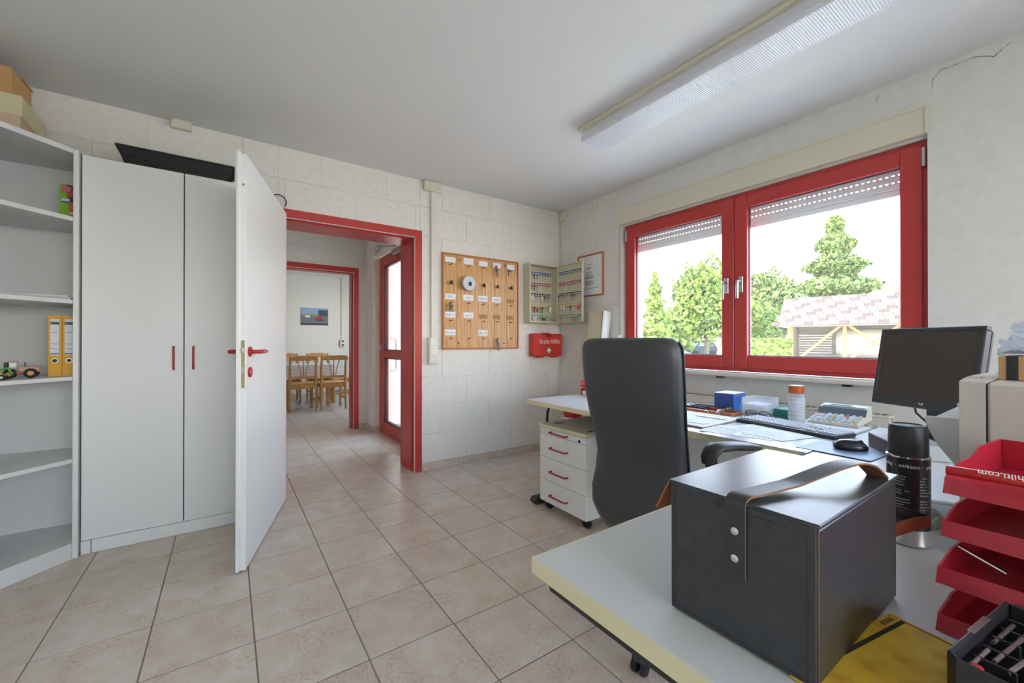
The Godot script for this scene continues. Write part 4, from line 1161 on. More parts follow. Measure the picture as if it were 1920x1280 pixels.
func build_key_wall() -> void:
	var wood := tri_mat("pine", noise_image(256, 0.02, 3, 61, [[0.0, rgb(178, 124, 66)], [0.5, rgb(206, 156, 96)], [1.0, rgb(220, 176, 120)]]), 1.0, 0.4)
	wood.uv1_scale = Vector3(9.0, 0.6, 9.0)
	var kb := thing("key_board", "wooden key board with rows of pegs and paper labels", "key board", Vector3(-0.995, 1.502, 0.0))
	var x0 := -0.42
	var x1 := 0.42
	for i in 6:
		bx(kb, "board", wood, Vector3(x0 + 0.012 + i * 0.136, -0.425, 0.002), Vector3(x0 + 0.012 + (i + 1) * 0.136 - 0.0012, 0.425, 0.018), 0.001)
	for q in [[Vector3(x0, -0.437, 0.001), Vector3(x1, -0.425, 0.026)], [Vector3(x0, 0.425, 0.001), Vector3(x1, 0.437, 0.026)], [Vector3(x0, -0.425, 0.001), Vector3(x0 + 0.012, 0.425, 0.026)], [Vector3(x1 - 0.012, -0.425, 0.001), Vector3(x1, 0.425, 0.026)]]:
		bx(kb, "edge", mats.wood_orange, q[0], q[1], 0.002)
	var peg := mat("peg_wood", rgb(168, 112, 62), 0.5)
	var label_m := mat("label_white", rgb(236, 236, 238), 0.7)
	var ghost := mat("label_trace", rgb(170, 122, 74), 0.6)
	var colx := [845.9, 879.6, 907.0, 932.3, 958.0]
	var rowy := [494.8, 529.0, 566.0, 600.0, 633.5]
	var words := {"2_0": "3212", "2_1": "F30", "2_2": "MANITOU", "2_3": "Compl", "3_0": "Lader 1/2", "3_1": "Lkw 1/2", "4_0": "Rad-Lader", "4_2": "NEU-GR"}
	for ry in 5:
		for cx in 5:
			var p := on_z(colx[cx], rowy[ry], 0.03) - kb.position
			p.y = on_z(colx[0], rowy[ry], 0.03).y - kb.position.y
			put(kb, "peg", tube_mesh([Vector3(p.x - 0.01, p.y - 0.004, 0.014), Vector3(p.x + 0.0, p.y, 0.06)], 0.0045, 8), peg)
			var key := "%d_%d" % [ry, cx]
			if ry == 0:
				bx(kb, "label", label_m, Vector3(p.x - 0.055 + 0.004 * cx, p.y + 0.018, 0.018), Vector3(p.x + 0.05, p.y + 0.066 + (0.01 if cx == 1 else 0.0), 0.0195), 0.0)
			elif words.has(key):
				bx(kb, "label", label_m, Vector3(p.x - 0.055, p.y + 0.025, 0.018), Vector3(p.x + 0.05, p.y + 0.078, 0.0195), 0.0)
				var tm := text_mesh(words[key], 0.026 if words[key].length() < 7 else 0.02)
				put(kb, "lettering", tm, mats.ink, Vector3(p.x - 0.002, p.y + 0.05, 0.0198))
			elif ry > 1 and not (ry == 4):
				bx(kb, "label_trace", ghost, Vector3(p.x - 0.045, p.y + 0.025, 0.0178), Vector3(p.x + 0.045, p.y + 0.065, 0.0184), 0.0)
			if ry == 1:
				put(kb, "clip", box_mesh(Vector3(0.024, 0.034, 0.016), 0.004), mats.black_metal, Vector3(p.x - 0.004, p.y - 0.004, 0.05))
	for q in [[862, 487], [946, 498], [860, 643], [945, 643]]:
		var p := on_z(q[0], q[1], 0.018) - kb.position
		put(kb, "screw", lathe_mesh([Vector2(0, 0), Vector2(0.008, 0), Vector2(0.006, 0.003), Vector2(0, 0.004)], 12), mats.black_metal, Vector3(p.x, p.y, 0.018), Basis(Vector3.RIGHT, PI / 2))
	# things hanging on the pegs
	var rl := on_z(879, 531, 0.066)
	var lid := thing("white_plastic_disc", "round white plastic disc hanging on the key board", "disc", rl)
	put(lid, "disc", lathe_mesh([Vector2(0, -0.016), Vector2(0.062, -0.016), Vector2(0.066, -0.01), Vector2(0.066, 0.008), Vector2(0.062, 0.012), Vector2(0, 0.012)], 32), mat("lid_white", rgb(206, 210, 212), 0.4), Vector3.ZERO, Basis(Vector3.RIGHT, PI / 2))
	put(lid, "clip", box_mesh(Vector3(0.024, 0.034, 0.014), 0.004), mats.black_metal, Vector3(0.006, -0.006, 0.02))
	var keys := [[846, 568, "bunch of black headed car keys on the key board", 4], [932, 498, "key with a dark tag under the top row of the key board", 1], [934, 636, "key with a long grey tag hanging below the key board", 2], [955, 505, "thin bare key under the corner label of the key board", 1]]
	for k in keys:
		var p := on_z(k[0], k[1], 0.05)
		var t := thing("hanging_key", k[2], "key", p)
		for i in k[3]:
			small_key(t, Vector3(0.008 * i - 0.01, -0.01 * (i % 3), 0.004 * i), mats.black_metal if i % 2 == 0 else mats.steel, 1.3, 0.4 * i)
		put(t, "ring", tube_mesh([Vector3(0, 0.0, 0), Vector3(0.008, -0.008, 0.002), Vector3(0, -0.018, 0), Vector3(-0.008, -0.008, -0.002), Vector3(-0.001, 0.0, 0)], 0.0012, 6), mats.steel)
		if k[3] == 2 or k[0] == 932:
			put(t, "tag", box_mesh(Vector3(0.022, 0.075, 0.004), 0.001), mat("tag_grey", rgb(110, 108, 92), 0.6), Vector3(0.002, -0.07, 0.004))
	# open key cabinet
	var cab := mat("cabinet_beige", rgb(206, 200, 174), 0.45)
	var kc := thing("key_cabinet", "beige metal key cabinet with its door standing open", "cabinet", Vector3(-0.31, 1.632, 0.0))
	var w := 0.19
	var h := 0.302
	var dp := 0.105
	bx(kc, "back", cab, Vector3(-w, -h, 0.001), Vector3(w, h, 0.004), 0.0)
	for q in [[Vector3(-w, -h, 0.004), Vector3(-w + 0.003, h, dp)], [Vector3(w - 0.003, -h, 0.004), Vector3(w, h, dp)], [Vector3(-w + 0.003, h - 0.003, 0.004), Vector3(w - 0.003, h, dp)], [Vector3(-w + 0.003, -h, 0.004), Vector3(w - 0.003, -h + 0.003, dp)]]:
		bx(kc, "shell", cab, q[0], q[1], 0.0008)
	for q in [[Vector3(-w, -h, dp), Vector3(-w + 0.016, h, dp + 0.003)], [Vector3(w - 0.016, -h, dp), Vector3(w, h, dp + 0.003)], [Vector3(-w + 0.016, h - 0.016, dp), Vector3(w - 0.016, h, dp + 0.003)], [Vector3(-w + 0.016, -h, dp), Vector3(w - 0.016, -h + 0.016, dp + 0.003)]]:
		bx(kc, "lip", cab, q[0], q[1], 0.0008)
	var door := Node3D.new()
	door.name = "door"
	kc.add_child(door)
	door.position = Vector3(w, 0, dp + 0.004)
	door.rotation.y = -PI / 2
	# local x away from the hinge, local z away from the room side (outside of the door)
	bx(door, "sheet", cab, Vector3(0.0, -h, -0.003), Vector3(0.375, h, 0.0), 0.0)
	bx(door, "fold", cab, Vector3(0.355, -h + 0.002, -0.0), Vector3(0.375, h - 0.002, 0.020), 0.001)
	bx(door, "fold", cab, Vector3(0.0, h - 0.012, 0.0), Vector3(0.355, h, 0.016), 0.001)
	bx(door, "fold", cab, Vector3(0.0, -h, 0.0), Vector3(0.355, -h + 0.012, 0.016), 0.001)
	put(door, "lock", lathe_mesh([Vector2(0, 0), Vector2(0.010, 0), Vector2(0.010, 0.014), Vector2(0, 0.014)], 14), mats.steel, Vector3(0.335, -0.01, 0.0), Basis(Vector3.RIGHT, PI / 2))
	var cols := [rgb(60, 84, 140), rgb(176, 60, 66), rgb(62, 64, 68), rgb(206, 176, 70), rgb(110, 150, 110)]
	var tagm := mat("key_tag", rgb(232, 232, 230), 0.5)
	var r := RandomNumberGenerator.new()
	r.seed = 15
	for i in 5:
		var y := 0.215 - i * 0.112
		var cm := mat("rail_%d" % i, cols[i], 0.5)
		bx(kc, "rail", cm, Vector3(-w + 0.02, y - 0.012, 0.02), Vector3(w - 0.03, y + 0.016, 0.024), 0.001)
		bx(kc, "rail_top", tagm, Vector3(-w + 0.02, y + 0.016, 0.018), Vector3(w - 0.03, y + 0.021, 0.026), 0.001)
		bx(door, "rail", cm, Vector3(0.02, y - 0.012, 0.010), Vector3(0.345, y + 0.016, 0.014), 0.001)
		bx(door, "rail_top", tagm, Vector3(0.02, y + 0.016, 0.008), Vector3(0.345, y + 0.021, 0.016), 0.001)
		for k in 9:
			bx(kc, "number_tag", tagm, Vector3(-w + 0.03 + k * 0.036, y - 0.008, 0.024), Vector3(-w + 0.05 + k * 0.036, y + 0.006, 0.0248), 0.0)
			bx(door, "number_tag", tagm, Vector3(0.03 + k * 0.035, y - 0.008, 0.014), Vector3(0.05 + k * 0.035, y + 0.006, 0.0148), 0.0)
			var km: Material = [mats.steel, mats.black_metal, mats.brass, cm][r.randi() % 4]
			if r.randf() < (0.25 if i < 2 else 0.8):
				small_key(kc, Vector3(-w + 0.04 + k * 0.036, y - 0.012, 0.034 + 0.01 * r.randf()), km, 0.95 + 0.4 * r.randf(), r.randf_range(-0.6, 0.6))
			if r.randf() < (0.06 if i < 2 else 0.55):
				small_key(door, Vector3(0.04 + k * 0.035, y - 0.012, 0.022 + 0.01 * r.randf()), km, 0.95 + 0.4 * r.randf(), r.randf_range(-0.6, 0.6))
	for q in [[Vector3(-0.05, -0.17, 0.05), rgb(206, 50, 46)], [Vector3(-0.11, -0.04, 0.05), rgb(226, 226, 224)], [Vector3(0.07, -0.28, 0.06), rgb(190, 196, 178)]]:
		put(kc, "key_fob", box_mesh(Vector3(0.026, 0.042, 0.008), 0.004), mat("fob_%s" % q[1].to_html(), q[1], 0.4), q[0])
	for q in [[Vector3(0.33, -0.16, 0.03), rgb(216, 56, 50)], [Vector3(0.29, -0.27, 0.03), rgb(72, 140, 84)], [Vector3(0.08, -0.145, 0.03), rgb(232, 232, 234)], [Vector3(0.12, -0.145, 0.03), rgb(232, 232, 234)], [Vector3(0.15, 0.05, 0.03), rgb(216, 216, 212)]]:
		put(door, "key_fob", box_mesh(Vector3(0.022, 0.046, 0.008), 0.004), mat("fob_%s" % q[1].to_html(), q[1], 0.4), q[0])
	var bowl := thing("grey_dish", "pale dish standing inside the key cabinet", "dish", Vector3(-0.41, 1.3335, 0.055))
	put(bowl, "dish", lathe_mesh([Vector2(0, 0), Vector2(0.022, 0), Vector2(0.042, 0.04), Vector2(0.044, 0.058), Vector2(0.041, 0.058), Vector2(0.02, 0.006), Vector2(0, 0.005)], 24), mat("dish_grey", rgb(206, 210, 212), 0.4))
	# first-aid box
	var red := mat("first_aid_red", rgb(206, 54, 46), 0.38)
	var fa := thing("first_aid_box", "red first-aid box with white lettering and cross", "first-aid box", Vector3(-0.247, 1.10, 0.0))
	bx(fa, "rear_shell", red, Vector3(-0.19, -0.118, 0.002), Vector3(0.19, 0.118, 0.052), 0.012)
	bx(fa, "front_shell", red, Vector3(-0.19, -0.118, 0.055), Vector3(0.19, 0.118, 0.105), 0.014)
	for x in [-0.10, 0.10]:
		bx(fa, "latch", mats.red, Vector3(x - 0.03, -0.13, 0.03), Vector3(x + 0.03, -0.108, 0.108), 0.004)
	bx(fa, "grip", mats.red_dark, Vector3(-0.035, 0.082, 0.100), Vector3(0.035, 0.112, 0.1065), 0.003)
	bx(fa, "carry_handle", red, Vector3(-0.05, 0.118, 0.04), Vector3(0.05, 0.128, 0.07), 0.004)
	put(fa, "lettering", text_mesh("Erste Hilfe", 0.06, 0.001), mats.paper, Vector3(0.012, 0.036, 0.1056), Basis.IDENTITY, "white lettering Erste Hilfe")
	put(fa, "emblem", lathe_mesh([Vector2(0, 0), Vector2(0.034, 0), Vector2(0.034, 0.001), Vector2(0, 0.001)], 28), mat("emblem_green", rgb(104, 112, 84), 0.4), Vector3(0.0, -0.055, 0.1055), Basis(Vector3.RIGHT, PI / 2))
	bx(fa, "cross", mats.paper, Vector3(-0.026, -0.064, 0.1060), Vector3(0.026, -0.046, 0.1075), 0.0004)
	bx(fa, "cross", mats.paper, Vector3(-0.009, -0.081, 0.1060), Vector3(0.009, -0.029, 0.1077), 0.0004)

# ---------------------------------------------------------------- desks
func desk_leg(parent: Node3D, x: float, z: float, along: float) -> void:
	# C-shaped leg: foot, column, top bracket; the foot runs along +x by 'along'
	bx(parent, "foot", mats.black_plastic, Vector3(x - along, 0.0, z - 0.035), Vector3(x + 0.06, 0.045, z + 0.035), 0.014)
	bx(parent, "column", mats.black_metal, Vector3(x - 0.04, 0.04, z - 0.025), Vector3(x + 0.04, 0.66, z + 0.025), 0.006)
	put(parent, "bracket", tube_mesh([Vector3(x - along * 0.9, 0.67, z), Vector3(x - along * 0.5, 0.665, z), Vector3(x, 0.63, z)], 0.016, 8), mats.black_metal)

func build_desks() -> void:
	var a := thing("far_desk", "long white desk under the window with cream edging", "desk", Vector3(-0.85, 0, 1.05), -0.018)
	var top := bx(a, "table_top", mats.desk_top, Vector3(-0.388, 0.692, 0.002), Vector3(0.40, DESK, 1.715), 0.002)
	bx(a, "edging", mats.cream_edge, Vector3(-0.391, 0.690, 0.0), Vector3(-0.388, DESK - 0.0005, 1.715), 0.001, "yellowed cream edging")
	bx(a, "edging", mats.cream_edge, Vector3(-0.391, 0.690, -0.001), Vector3(0.40, DESK - 0.0005, 0.002), 0.001)
	for z in [0.085, 1.62]:
		bx(a, "foot", mats.black_plastic, Vector3(-0.40, 0.0, z - 0.04), Vector3(0.36, 0.048, z + 0.04), 0.016)
		bx(a, "column", mats.black_metal, Vector3(0.14, 0.04, z - 0.03), Vector3(0.20, 0.68, z + 0.03), 0.006)
		put(a, "bracket", tube_mesh([Vector3(-0.27, 0.54, z), Vector3(-0.265, 0.62, z), Vector3(-0.25, 0.66, z), Vector3(-0.21, 0.68, z), Vector3(0.18, 0.682, z)], 0.009, 8), mats.black_metal)
	bx(a, "modesty_panel", mats.white_board, Vector3(0.30, 0.30, 0.22), Vector3(0.318, 0.68, 1.58), 0.002)
	# near desk, at right angles
	var b := thing("near_desk", "white desk top with cream edging carrying the leather case", "desk", Vector3(-2.53, 0, 2.785))
	bx(b, "table_top", mats.desk_top, Vector3(0.003, 0.692, 0.003), Vector3(2.08, DESK, 0.80), 0.002)
	bx(b, "edging", mats.cream_edge, Vector3(0.0, 0.690, 0.0), Vector3(0.003, DESK - 0.0005, 0.80), 0.001, "yellowed cream edging")
	bx(b, "edging", mats.cream_edge, Vector3(0.0, 0.690, 0.0), Vector3(1.22, DESK - 0.0005, 0.003), 0.001)
	var rail := st()
	add_prism(rail, PackedVector2Array([Vector2(0.022, 0.69), Vector2(0.085, 0.69), Vector2(0.085, 0.645), Vector2(0.05, 0.642), Vector2(0.03, 0.655)]), 0.02, 0.78)
	put(b, "end_rail", done(rail), mats.black_metal)
	bx(b, "under_rail", mats.black_metal, Vector3(0.09, 0.655, 0.36), Vector3(2.0, 0.69, 0.44), 0.004)
	for x in [0.40, 1.75]:
		bx(b, "foot", mats.black_plastic, Vector3(x - 0.04, 0.0, 0.06), Vector3(x + 0.04, 0.048, 0.76), 0.016)
		bx(b, "column", mats.black_metal, Vector3(x - 0.03, 0.04, 0.42), Vector3(x + 0.03, 0.69, 0.48), 0.006)
	# drawer unit on castors
	var p := thing("drawer_unit", "white drawer unit on castors with red handles", "drawer unit", Vector3(-1.25, 0, 1.43), -0.015)
	bx(p, "body", mat("unit_side", rgb(222, 226, 218), 0.4), Vector3(0.018, 0.06, -0.222), Vector3(0.56, 0.556, 0.222), 0.002)
	bx(p, "top", mat("unit_top", rgb(206, 198, 176), 0.45), Vector3(-0.004, 0.557, -0.226), Vector3(0.565, 0.577, 0.226), 0.002, "beige top with a recessed pen tray")
	bx(p, "top_edge", mats.cream_edge, Vector3(-0.006, 0.557, -0.226), Vector3(-0.003, 0.577, 0.226), 0.001)
	for q in [[-0.14, 0.09], [0.17, 0.09]]:
		bx(p, "grip_slot", mats.black_plastic, Vector3(0.06, 0.5765, q[0] - 0.005), Vector3(0.06 + q[1], 0.580, q[0] + 0.005), 0.001)
	var ys := [0.06, 0.209, 0.360, 0.514, 0.555]
	var hy := [0.123, 0.278, 0.433, 0.535]
	for i in 4:
		var dr := bx(p, "drawer", mats.white_door, Vector3(0.0, ys[i] + 0.0015, -0.2215), Vector3(0.018, ys[i + 1] - 0.0015, 0.2215), 0.001)
		var z0 := -0.10
		put(dr, "handle", tube_mesh([Vector3(0.0, hy[i], z0), Vector3(-0.02, hy[i], z0), Vector3(-0.025, hy[i], z0 + 0.005), Vector3(-0.026, hy[i], z0 + 0.015), Vector3(-0.026, hy[i], z0 + 0.145), Vector3(-0.025, hy[i], z0 + 0.155), Vector3(-0.02, hy[i], z0 + 0.16), Vector3(0.0, hy[i], z0 + 0.16)], 0.0055, 8), mats.red_handle, -dr.position, Basis.IDENTITY, "red bar handle")
	put(p, "lock", lathe_mesh([Vector2(0, 0), Vector2(0.009, 0), Vector2(0.009, 0.004), Vector2(0, 0.004)], 14), mats.black_metal, Vector3(0.0, 0.527, 0.165), Basis(Vector3.BACK, PI / 2))
	for x in [0.05, 0.50]:
		for z in [-0.18, 0.18]:
			var c := put(p, "castor", lathe_mesh([Vector2(0, -0.018), Vector2(0.022, -0.018), Vector2(0.024, -0.014), Vector2(0.024, 0.014), Vector2(0.022, 0.018), Vector2(0, 0.018)], 18), mats.rubber, Vector3(x, 0.024, z), Basis(Vector3.RIGHT, PI / 2))
			put(c, "fork", box_mesh(Vector3(0.03, 0.018, 0.026), 0.004), mats.black_plastic, Vector3(0, 0, -0.026))

# ---------------------------------------------------------------- office chair
func build_chair() -> void:
	# local +x is forward, +z the sitter's right; origin on the floor under the seat
	var t := thing("office_chair", "black leather office chair with tall curved back", "chair", Vector3(-1.52, 0, 2.42), 0.0)
	var lm: Material = mats.leather_black
	var rings := []
	var ys := [0.395, 0.40, 0.42, 0.45, 0.50, 0.56, 0.62, 0.70, 0.78, 0.86, 0.94, 1.02, 1.07, 1.105, 1.125, 1.136, 1.14]
	for i in ys.size():
		var y: float = ys[i]
		var f: float = (y - 0.40) / 0.74
		var hw := 0.212 - 0.022 * exp(-pow((f - 0.42) / 0.22, 2.0))
		if f < 0.22:
			hw *= lerpf(0.62, 1.0, sqrt(clampf(f / 0.22, 0.0, 1.0)))
		if f > 0.93:
			var q: float = (f - 0.93) / 0.07
			hw -= 0.05 * (1.0 - sqrt(max(0.0, 1.0 - q * q)))
		# profile: leans back above, bulges forward at the small of the back
		var off := -0.30 + 0.045 * exp(-pow((f - 0.38) / 0.22, 2.0)) - 0.055 * pow(max(f - 0.45, 0.0), 1.3) + 0.06 * pow(max(0.16 - f, 0.0) / 0.16, 1.5)
		var th := 0.040
		if f < 0.02 or f > 0.985:
			th *= 0.35 if (f < 0.005 or f > 0.999) else 0.75
		var ring := []
		for k in 36:
			var a := TAU * k / 36.0
			var ca := cos(a)
			var sa := sin(a)
			var px := signf(ca) * pow(absf(ca), 0.55)
			var pz := signf(sa) * pow(absf(sa), 0.35)
			var wrap := 0.03 * pow(absf(pz), 2.5)
			ring.append(Vector3(off + px * th + wrap, y, pz * hw))
		rings.append(ring)
	var s := st()
	add_loft(s, rings, 1)
	put(t, "backrest", done(s), lm)
	# piping along the edge of the back
	for sg in [-1, 1]:
		var path := []
		for i in range(2, ys.size() - 2):
			var best: Vector3 = rings[i][9 if sg > 0 else 27]
			path.append(best + Vector3(0.012, 0, sg * 0.0015))
		put(t, "piping", tube_mesh(path, 0.004, 6), mats.black_plastic)
	# seat cushion
	var sr := []
	for y in [[0.40, 0.88], [0.405, 0.95], [0.43, 1.0], [0.47, 1.0], [0.495, 0.96], [0.505, 0.86]]:
		var ring := []
		for k in 32:
			var a := TAU * k / 32.0
			ring.append(Vector3(-0.03 + signf(cos(a)) * pow(absf(cos(a)), 0.45) * 0.24 * y[1], y[0], signf(sin(a)) * pow(absf(sin(a)), 0.45) * 0.215 * y[1]))
		sr.append(ring)
	var ss := st()
	add_loft(ss, sr, 1)
	put(t, "seat", done(ss), lm)
	for sg in [-1, 1]:
		var z: float = sg * 0.236
		put(t, "armrest", tube_mesh([Vector3(-0.185, 0.722, z), Vector3(-0.178, 0.742, z), Vector3(-0.155, 0.760, z), Vector3(-0.13, 0.770, z), Vector3(-0.02, 0.760, z), Vector3(0.09, 0.742, z), Vector3(0.165, 0.728, z)], [0.016, 0.025, 0.030, 0.031, 0.030, 0.028, 0.016], 14, 0.55), mats.black_plastic, Vector3.ZERO, Basis.IDENTITY, "black plastic armrest")
		put(t, "arm_post", tube_mesh([Vector3(-0.165, 0.74, z), Vector3(-0.150, 0.70, z), Vector3(-0.14, 0.64, z), Vector3(-0.12, 0.52, z * 0.97), Vector3(-0.10, 0.43, z * 0.9), Vector3(-0.03, 0.40, z * 0.6)], [0.024, 0.02, 0.018, 0.018, 0.018, 0.016], 12, 0.7), mats.black_plastic)
	put(t, "column", lathe_mesh([Vector2(0, 0.09), Vector2(0.03, 0.09), Vector2(0.03, 0.24), Vector2(0.02, 0.245), Vector2(0.02, 0.40), Vector2(0, 0.40)], 18), mats.black_metal)
	bx(t, "mechanism", mats.black_metal, Vector3(-0.12, 0.375, -0.08), Vector3(0.10, 0.402, 0.08), 0.006)
	bx(t, "back_carrier", mats.black_metal, Vector3(-0.30, 0.36, -0.03), Vector3(-0.10, 0.385, 0.03), 0.006)
	for i in 5:
		var a := TAU * i / 5.0 + 2.93 - 0.03
		var d := Vector3(cos(a), 0, sin(a))
		put(t, "base_arm", tube_mesh([d * 0.02 + Vector3(0, 0.125, 0), d * 0.18 + Vector3(0, 0.10, 0), d * 0.325 + Vector3(0, 0.075, 0)], [0.03, 0.024, 0.018], 10, 0.7), mats.black_plastic)
		var e := d * 0.335
		for sg in [-1, 1]:
			var side: Vector3 = Vector3(-d.z, 0, d.x) * 0.016 * sg
			put(t, "castor", lathe_mesh([Vector2(0, -0.009), Vector2(0.023, -0.009), Vector2(0.026, -0.004), Vector2(0.026, 0.004), Vector2(0.023, 0.009), Vector2(0, 0.009)], 18), mats.rubber, e + side + Vector3(0, 0.026, 0), Basis(Vector3.UP, -a) * Basis(Vector3.RIGHT, PI / 2))
		put(t, "castor_hood", box_mesh(Vector3(0.042, 0.026, 0.05), 0.01), mats.charcoal, e + Vector3(0, 0.053, 0), yaw(-a))

# ---------------------------------------------------------------- things on the far desk
func sheet_mat(key: String, seedv: int, c := Color8(238, 240, 243)) -> StandardMaterial3D:
	if mats.has(key):
		return mats[key]
	var im := blank(128, 180, c)
	var r := RandomNumberGenerator.new()
	r.seed = seedv
	for i in 22:
		if r.randf() < 0.2:
			continue
		im.fill_rect(Rect2i(12, 16 + i * 7, r.randi_range(40, 104), 2), rgb(150, 154, 164))
	return img_mat(key, im, 0.6)
func paper(label: String, at: Vector3, turn: float, w: float, l: float, key: String, sd: int, group := "") -> void:
	var t := thing("paper_sheet", label, "paper", at, turn, group)
	bx(t, "sheet", mats.paper, Vector3(-w / 2, 0, -l / 2), Vector3(w / 2, 0.0006, l / 2), 0.0)
	card(t, "print", sheet_mat(key, sd), w, l, Vector3(0, 0.0009, 0), Basis(Vector3.RIGHT, -PI / 2))

func build_far_desk_items() -> void:
	var D := DESK
	# red letter trays by the leaning panel
	var red := mat("tray_red", rgb(206, 36, 50), 0.35)
	for k in 2:
		var lt := thing("letter_tray", ["lower red letter tray filled with papers behind the chair", "upper red letter tray standing behind the chair"][k], "letter tray", Vector3(-0.62, D + 0.001 + k * 0.062, 1.235), 0.1, "red trays on the far desk")
		bx(lt, "base", red, Vector3(-0.12, 0.0, -0.15), Vector3(0.12, 0.004, 0.15), 0.001)
		bx(lt, "wall", red, Vector3(-0.12, 0.004, -0.15), Vector3(0.12, 0.05, -0.146), 0.001)
		bx(lt, "wall", red, Vector3(-0.12, 0.004, 0.146), Vector3(0.12, 0.05, 0.15), 0.001)
		bx(lt, "wall", red, Vector3(0.116, 0.004, -0.146), Vector3(0.12, 0.05, 0.146), 0.001)
		bx(lt, "front_lip", red, Vector3(-0.124, 0.0, -0.15), Vector3(-0.12, 0.018, 0.15), 0.001)
		if k == 0:
			bx(lt, "papers", mats.paper, Vector3(-0.13, 0.005, -0.13), Vector3(0.10, 0.035, 0.13), 0.002)
		else:
			put(lt, "pink_folder", box_mesh(Vector3(0.2, 0.004, 0.22), 0.001), mat("pink_red", rgb(224, 40, 80), 0.4), Vector3(0.0, 0.045, 0.02), Basis(Vector3.BACK, 0.35))
	var bl := thing("notepad", "small brown notepad at the front edge beside the chair back", "notepad", Vector3(-1.16, D + 0.001, 1.72), 0.2)
	bx(bl, "cover", mat("brown_pad", rgb(150, 92, 66), 0.6), Vector3(-0.06, 0, -0.05), Vector3(0.06, 0.008, 0.05), 0.001)
	bx(bl, "sheets", mats.paper, Vector3(-0.055, 0.0085, -0.045), Vector3(0.06, 0.014, 0.045), 0.001)
	# open ring binder
	var rb := thing("open_folder", "open white ring folder lying on the desk beside the chair", "folder", Vector3(-0.95, D + 0.001, 2.17), 0.02)
	bx(rb, "cover", mat("folder_brown", rgb(150, 104, 76), 0.6), Vector3(-0.23, 0, -0.15), Vector3(0.15, 0.003, 0.165), 0.001)
	bx(rb, "sheets", mats.paper, Vector3(-0.225, 0.0032, -0.145), Vector3(0.145, 0.009, 0.158), 0.001)
	bx(rb, "rail", mats.steel, Vector3(0.02, 0.0092, -0.02), Vector3(0.05, 0.013, 0.14), 0.001)
	for z in [0.03, 0.09]:
		var ring := []
		for i in 13:
			var a := TAU * i / 12.0
			ring.append(Vector3(0.035 + cos(a) * 0.019, 0.025 + sin(a) * 0.019, z))
		put(rb, "ring", tube_mesh(ring, 0.0018, 6), mats.chrome)
	for q in [[-0.17, 0.03, 0.05, 0.10], [-0.14, -0.06, 0.06, 0.08]]:
		bx(rb, "loose_note", mats.paper, Vector3(q[0], 0.0095, q[1]), Vector3(q[0] + q[2], 0.0115, q[1] + q[3]), 0.0)
	# desk pad, papers, mouse pad
	var pad := thing("desk_pad", "large pale desk pad at the front edge of the desk", "desk pad", Vector3(-1.09, D + 0.0005, 2.58), 0.02)
	bx(pad, "mat", mat("pad_pale", rgb(214, 220, 232), 0.25), Vector3(-0.18, 0, -0.20), Vector3(0.20, 0.002, 0.20), 0.0008)
	paper("printed sheet lying on the desk pad in front of the keyboard", Vector3(-1.10, D + 0.003, 2.47), 0.22, 0.21, 0.297, "sheet_a", 3)
	paper("printed sheet under the keyboard edge on the desk pad", Vector3(-1.02, D + 0.0042, 2.54), -0.25, 0.21, 0.297, "sheet_b", 5)
	var mp := thing("mouse_pad", "blue grey mouse pad with dark rim", "mouse pad", Vector3(-1.12, D + 0.003, 2.835), -0.06)
	bx(mp, "rim", mats.black_plastic, Vector3(-0.095, -0.0022, -0.105), Vector3(0.095, 0.0, 0.125), 0.001)
	bx(mp, "surface", mat("pad_blue", rgb(128, 144, 178), 0.45), Vector3(-0.092, 0.0, -0.102), Vector3(0.092, 0.0012, 0.122), 0.0005)
	var ms := thing("computer_mouse", "black computer mouse with grey stripe on the pad", "mouse", Vector3(-1.085, D + 0.0045, 2.862), -0.9)
	var mr := []
	for q in [[0.0, 0.92], [0.006, 1.0], [0.016, 0.97], [0.026, 0.82], [0.034, 0.55], [0.0375, 0.2]]:
		var ring := []
		for k in 24:
			var a := TAU * k / 24.0
			ring.append(Vector3(signf(cos(a)) * pow(absf(cos(a)), 0.8) * 0.054 * q[1] - 0.004 * q[0] / 0.03, q[0], signf(sin(a)) * pow(absf(sin(a)), 0.8) * 0.031 * q[1]))
		mr.append(ring)
	var s := st()
	add_loft(s, mr, 1)
	put(ms, "shell", done(s), mat("mouse_black", rgb(30, 32, 36), 0.25))
	put(ms, "stripe", tube_mesh([Vector3(-0.05, 0.012, 0.0145), Vector3(-0.02, 0.018, 0.0285), Vector3(0.015, 0.023, 0.0255), Vector3(0.045, 0.014, 0.0185)], 0.003, 6), mats.charcoal)
	put(ms, "wheel", lathe_mesh([Vector2(0, -0.003), Vector2(0.008, -0.003), Vector2(0.008, 0.003), Vector2(0, 0.003)], 14), mats.charcoal, Vector3(0.03, 0.029, 0), Basis(Vector3.RIGHT, PI / 2))
	# keyboard: left end near the folder, right end at the mouse
	var p0 := Vector3(-0.87, D, 2.33)
	var p1 := Vector3(-0.955, D, 2.77)
	var kd := (p1 - p0).normalized()
	var kb := thing("keyboard", "grey keyboard with pale keys and dark rim", "keyboard", p0 + Vector3(0, 0.001, 0), atan2(-kd.z, kd.x))
	# local x along the keys, local z towards the sitter (front edge at z = 0)
	bx(kb, "case", mats.charcoal, Vector3(0, 0.0, -0.16), Vector3(0.45, 0.016, 0.0), 0.005)
	bx(kb, "deck", mat("key_deck", rgb(186, 192, 200), 0.4), Vector3(0.006, 0.016, -0.154), Vector3(0.444, 0.018, -0.006), 0.001)
	var kc := box_mesh(Vector3(0.0165, 0.008, 0.0165), 0.0025)
	var km := mat("key_pale", rgb(206, 212, 220), 0.4)
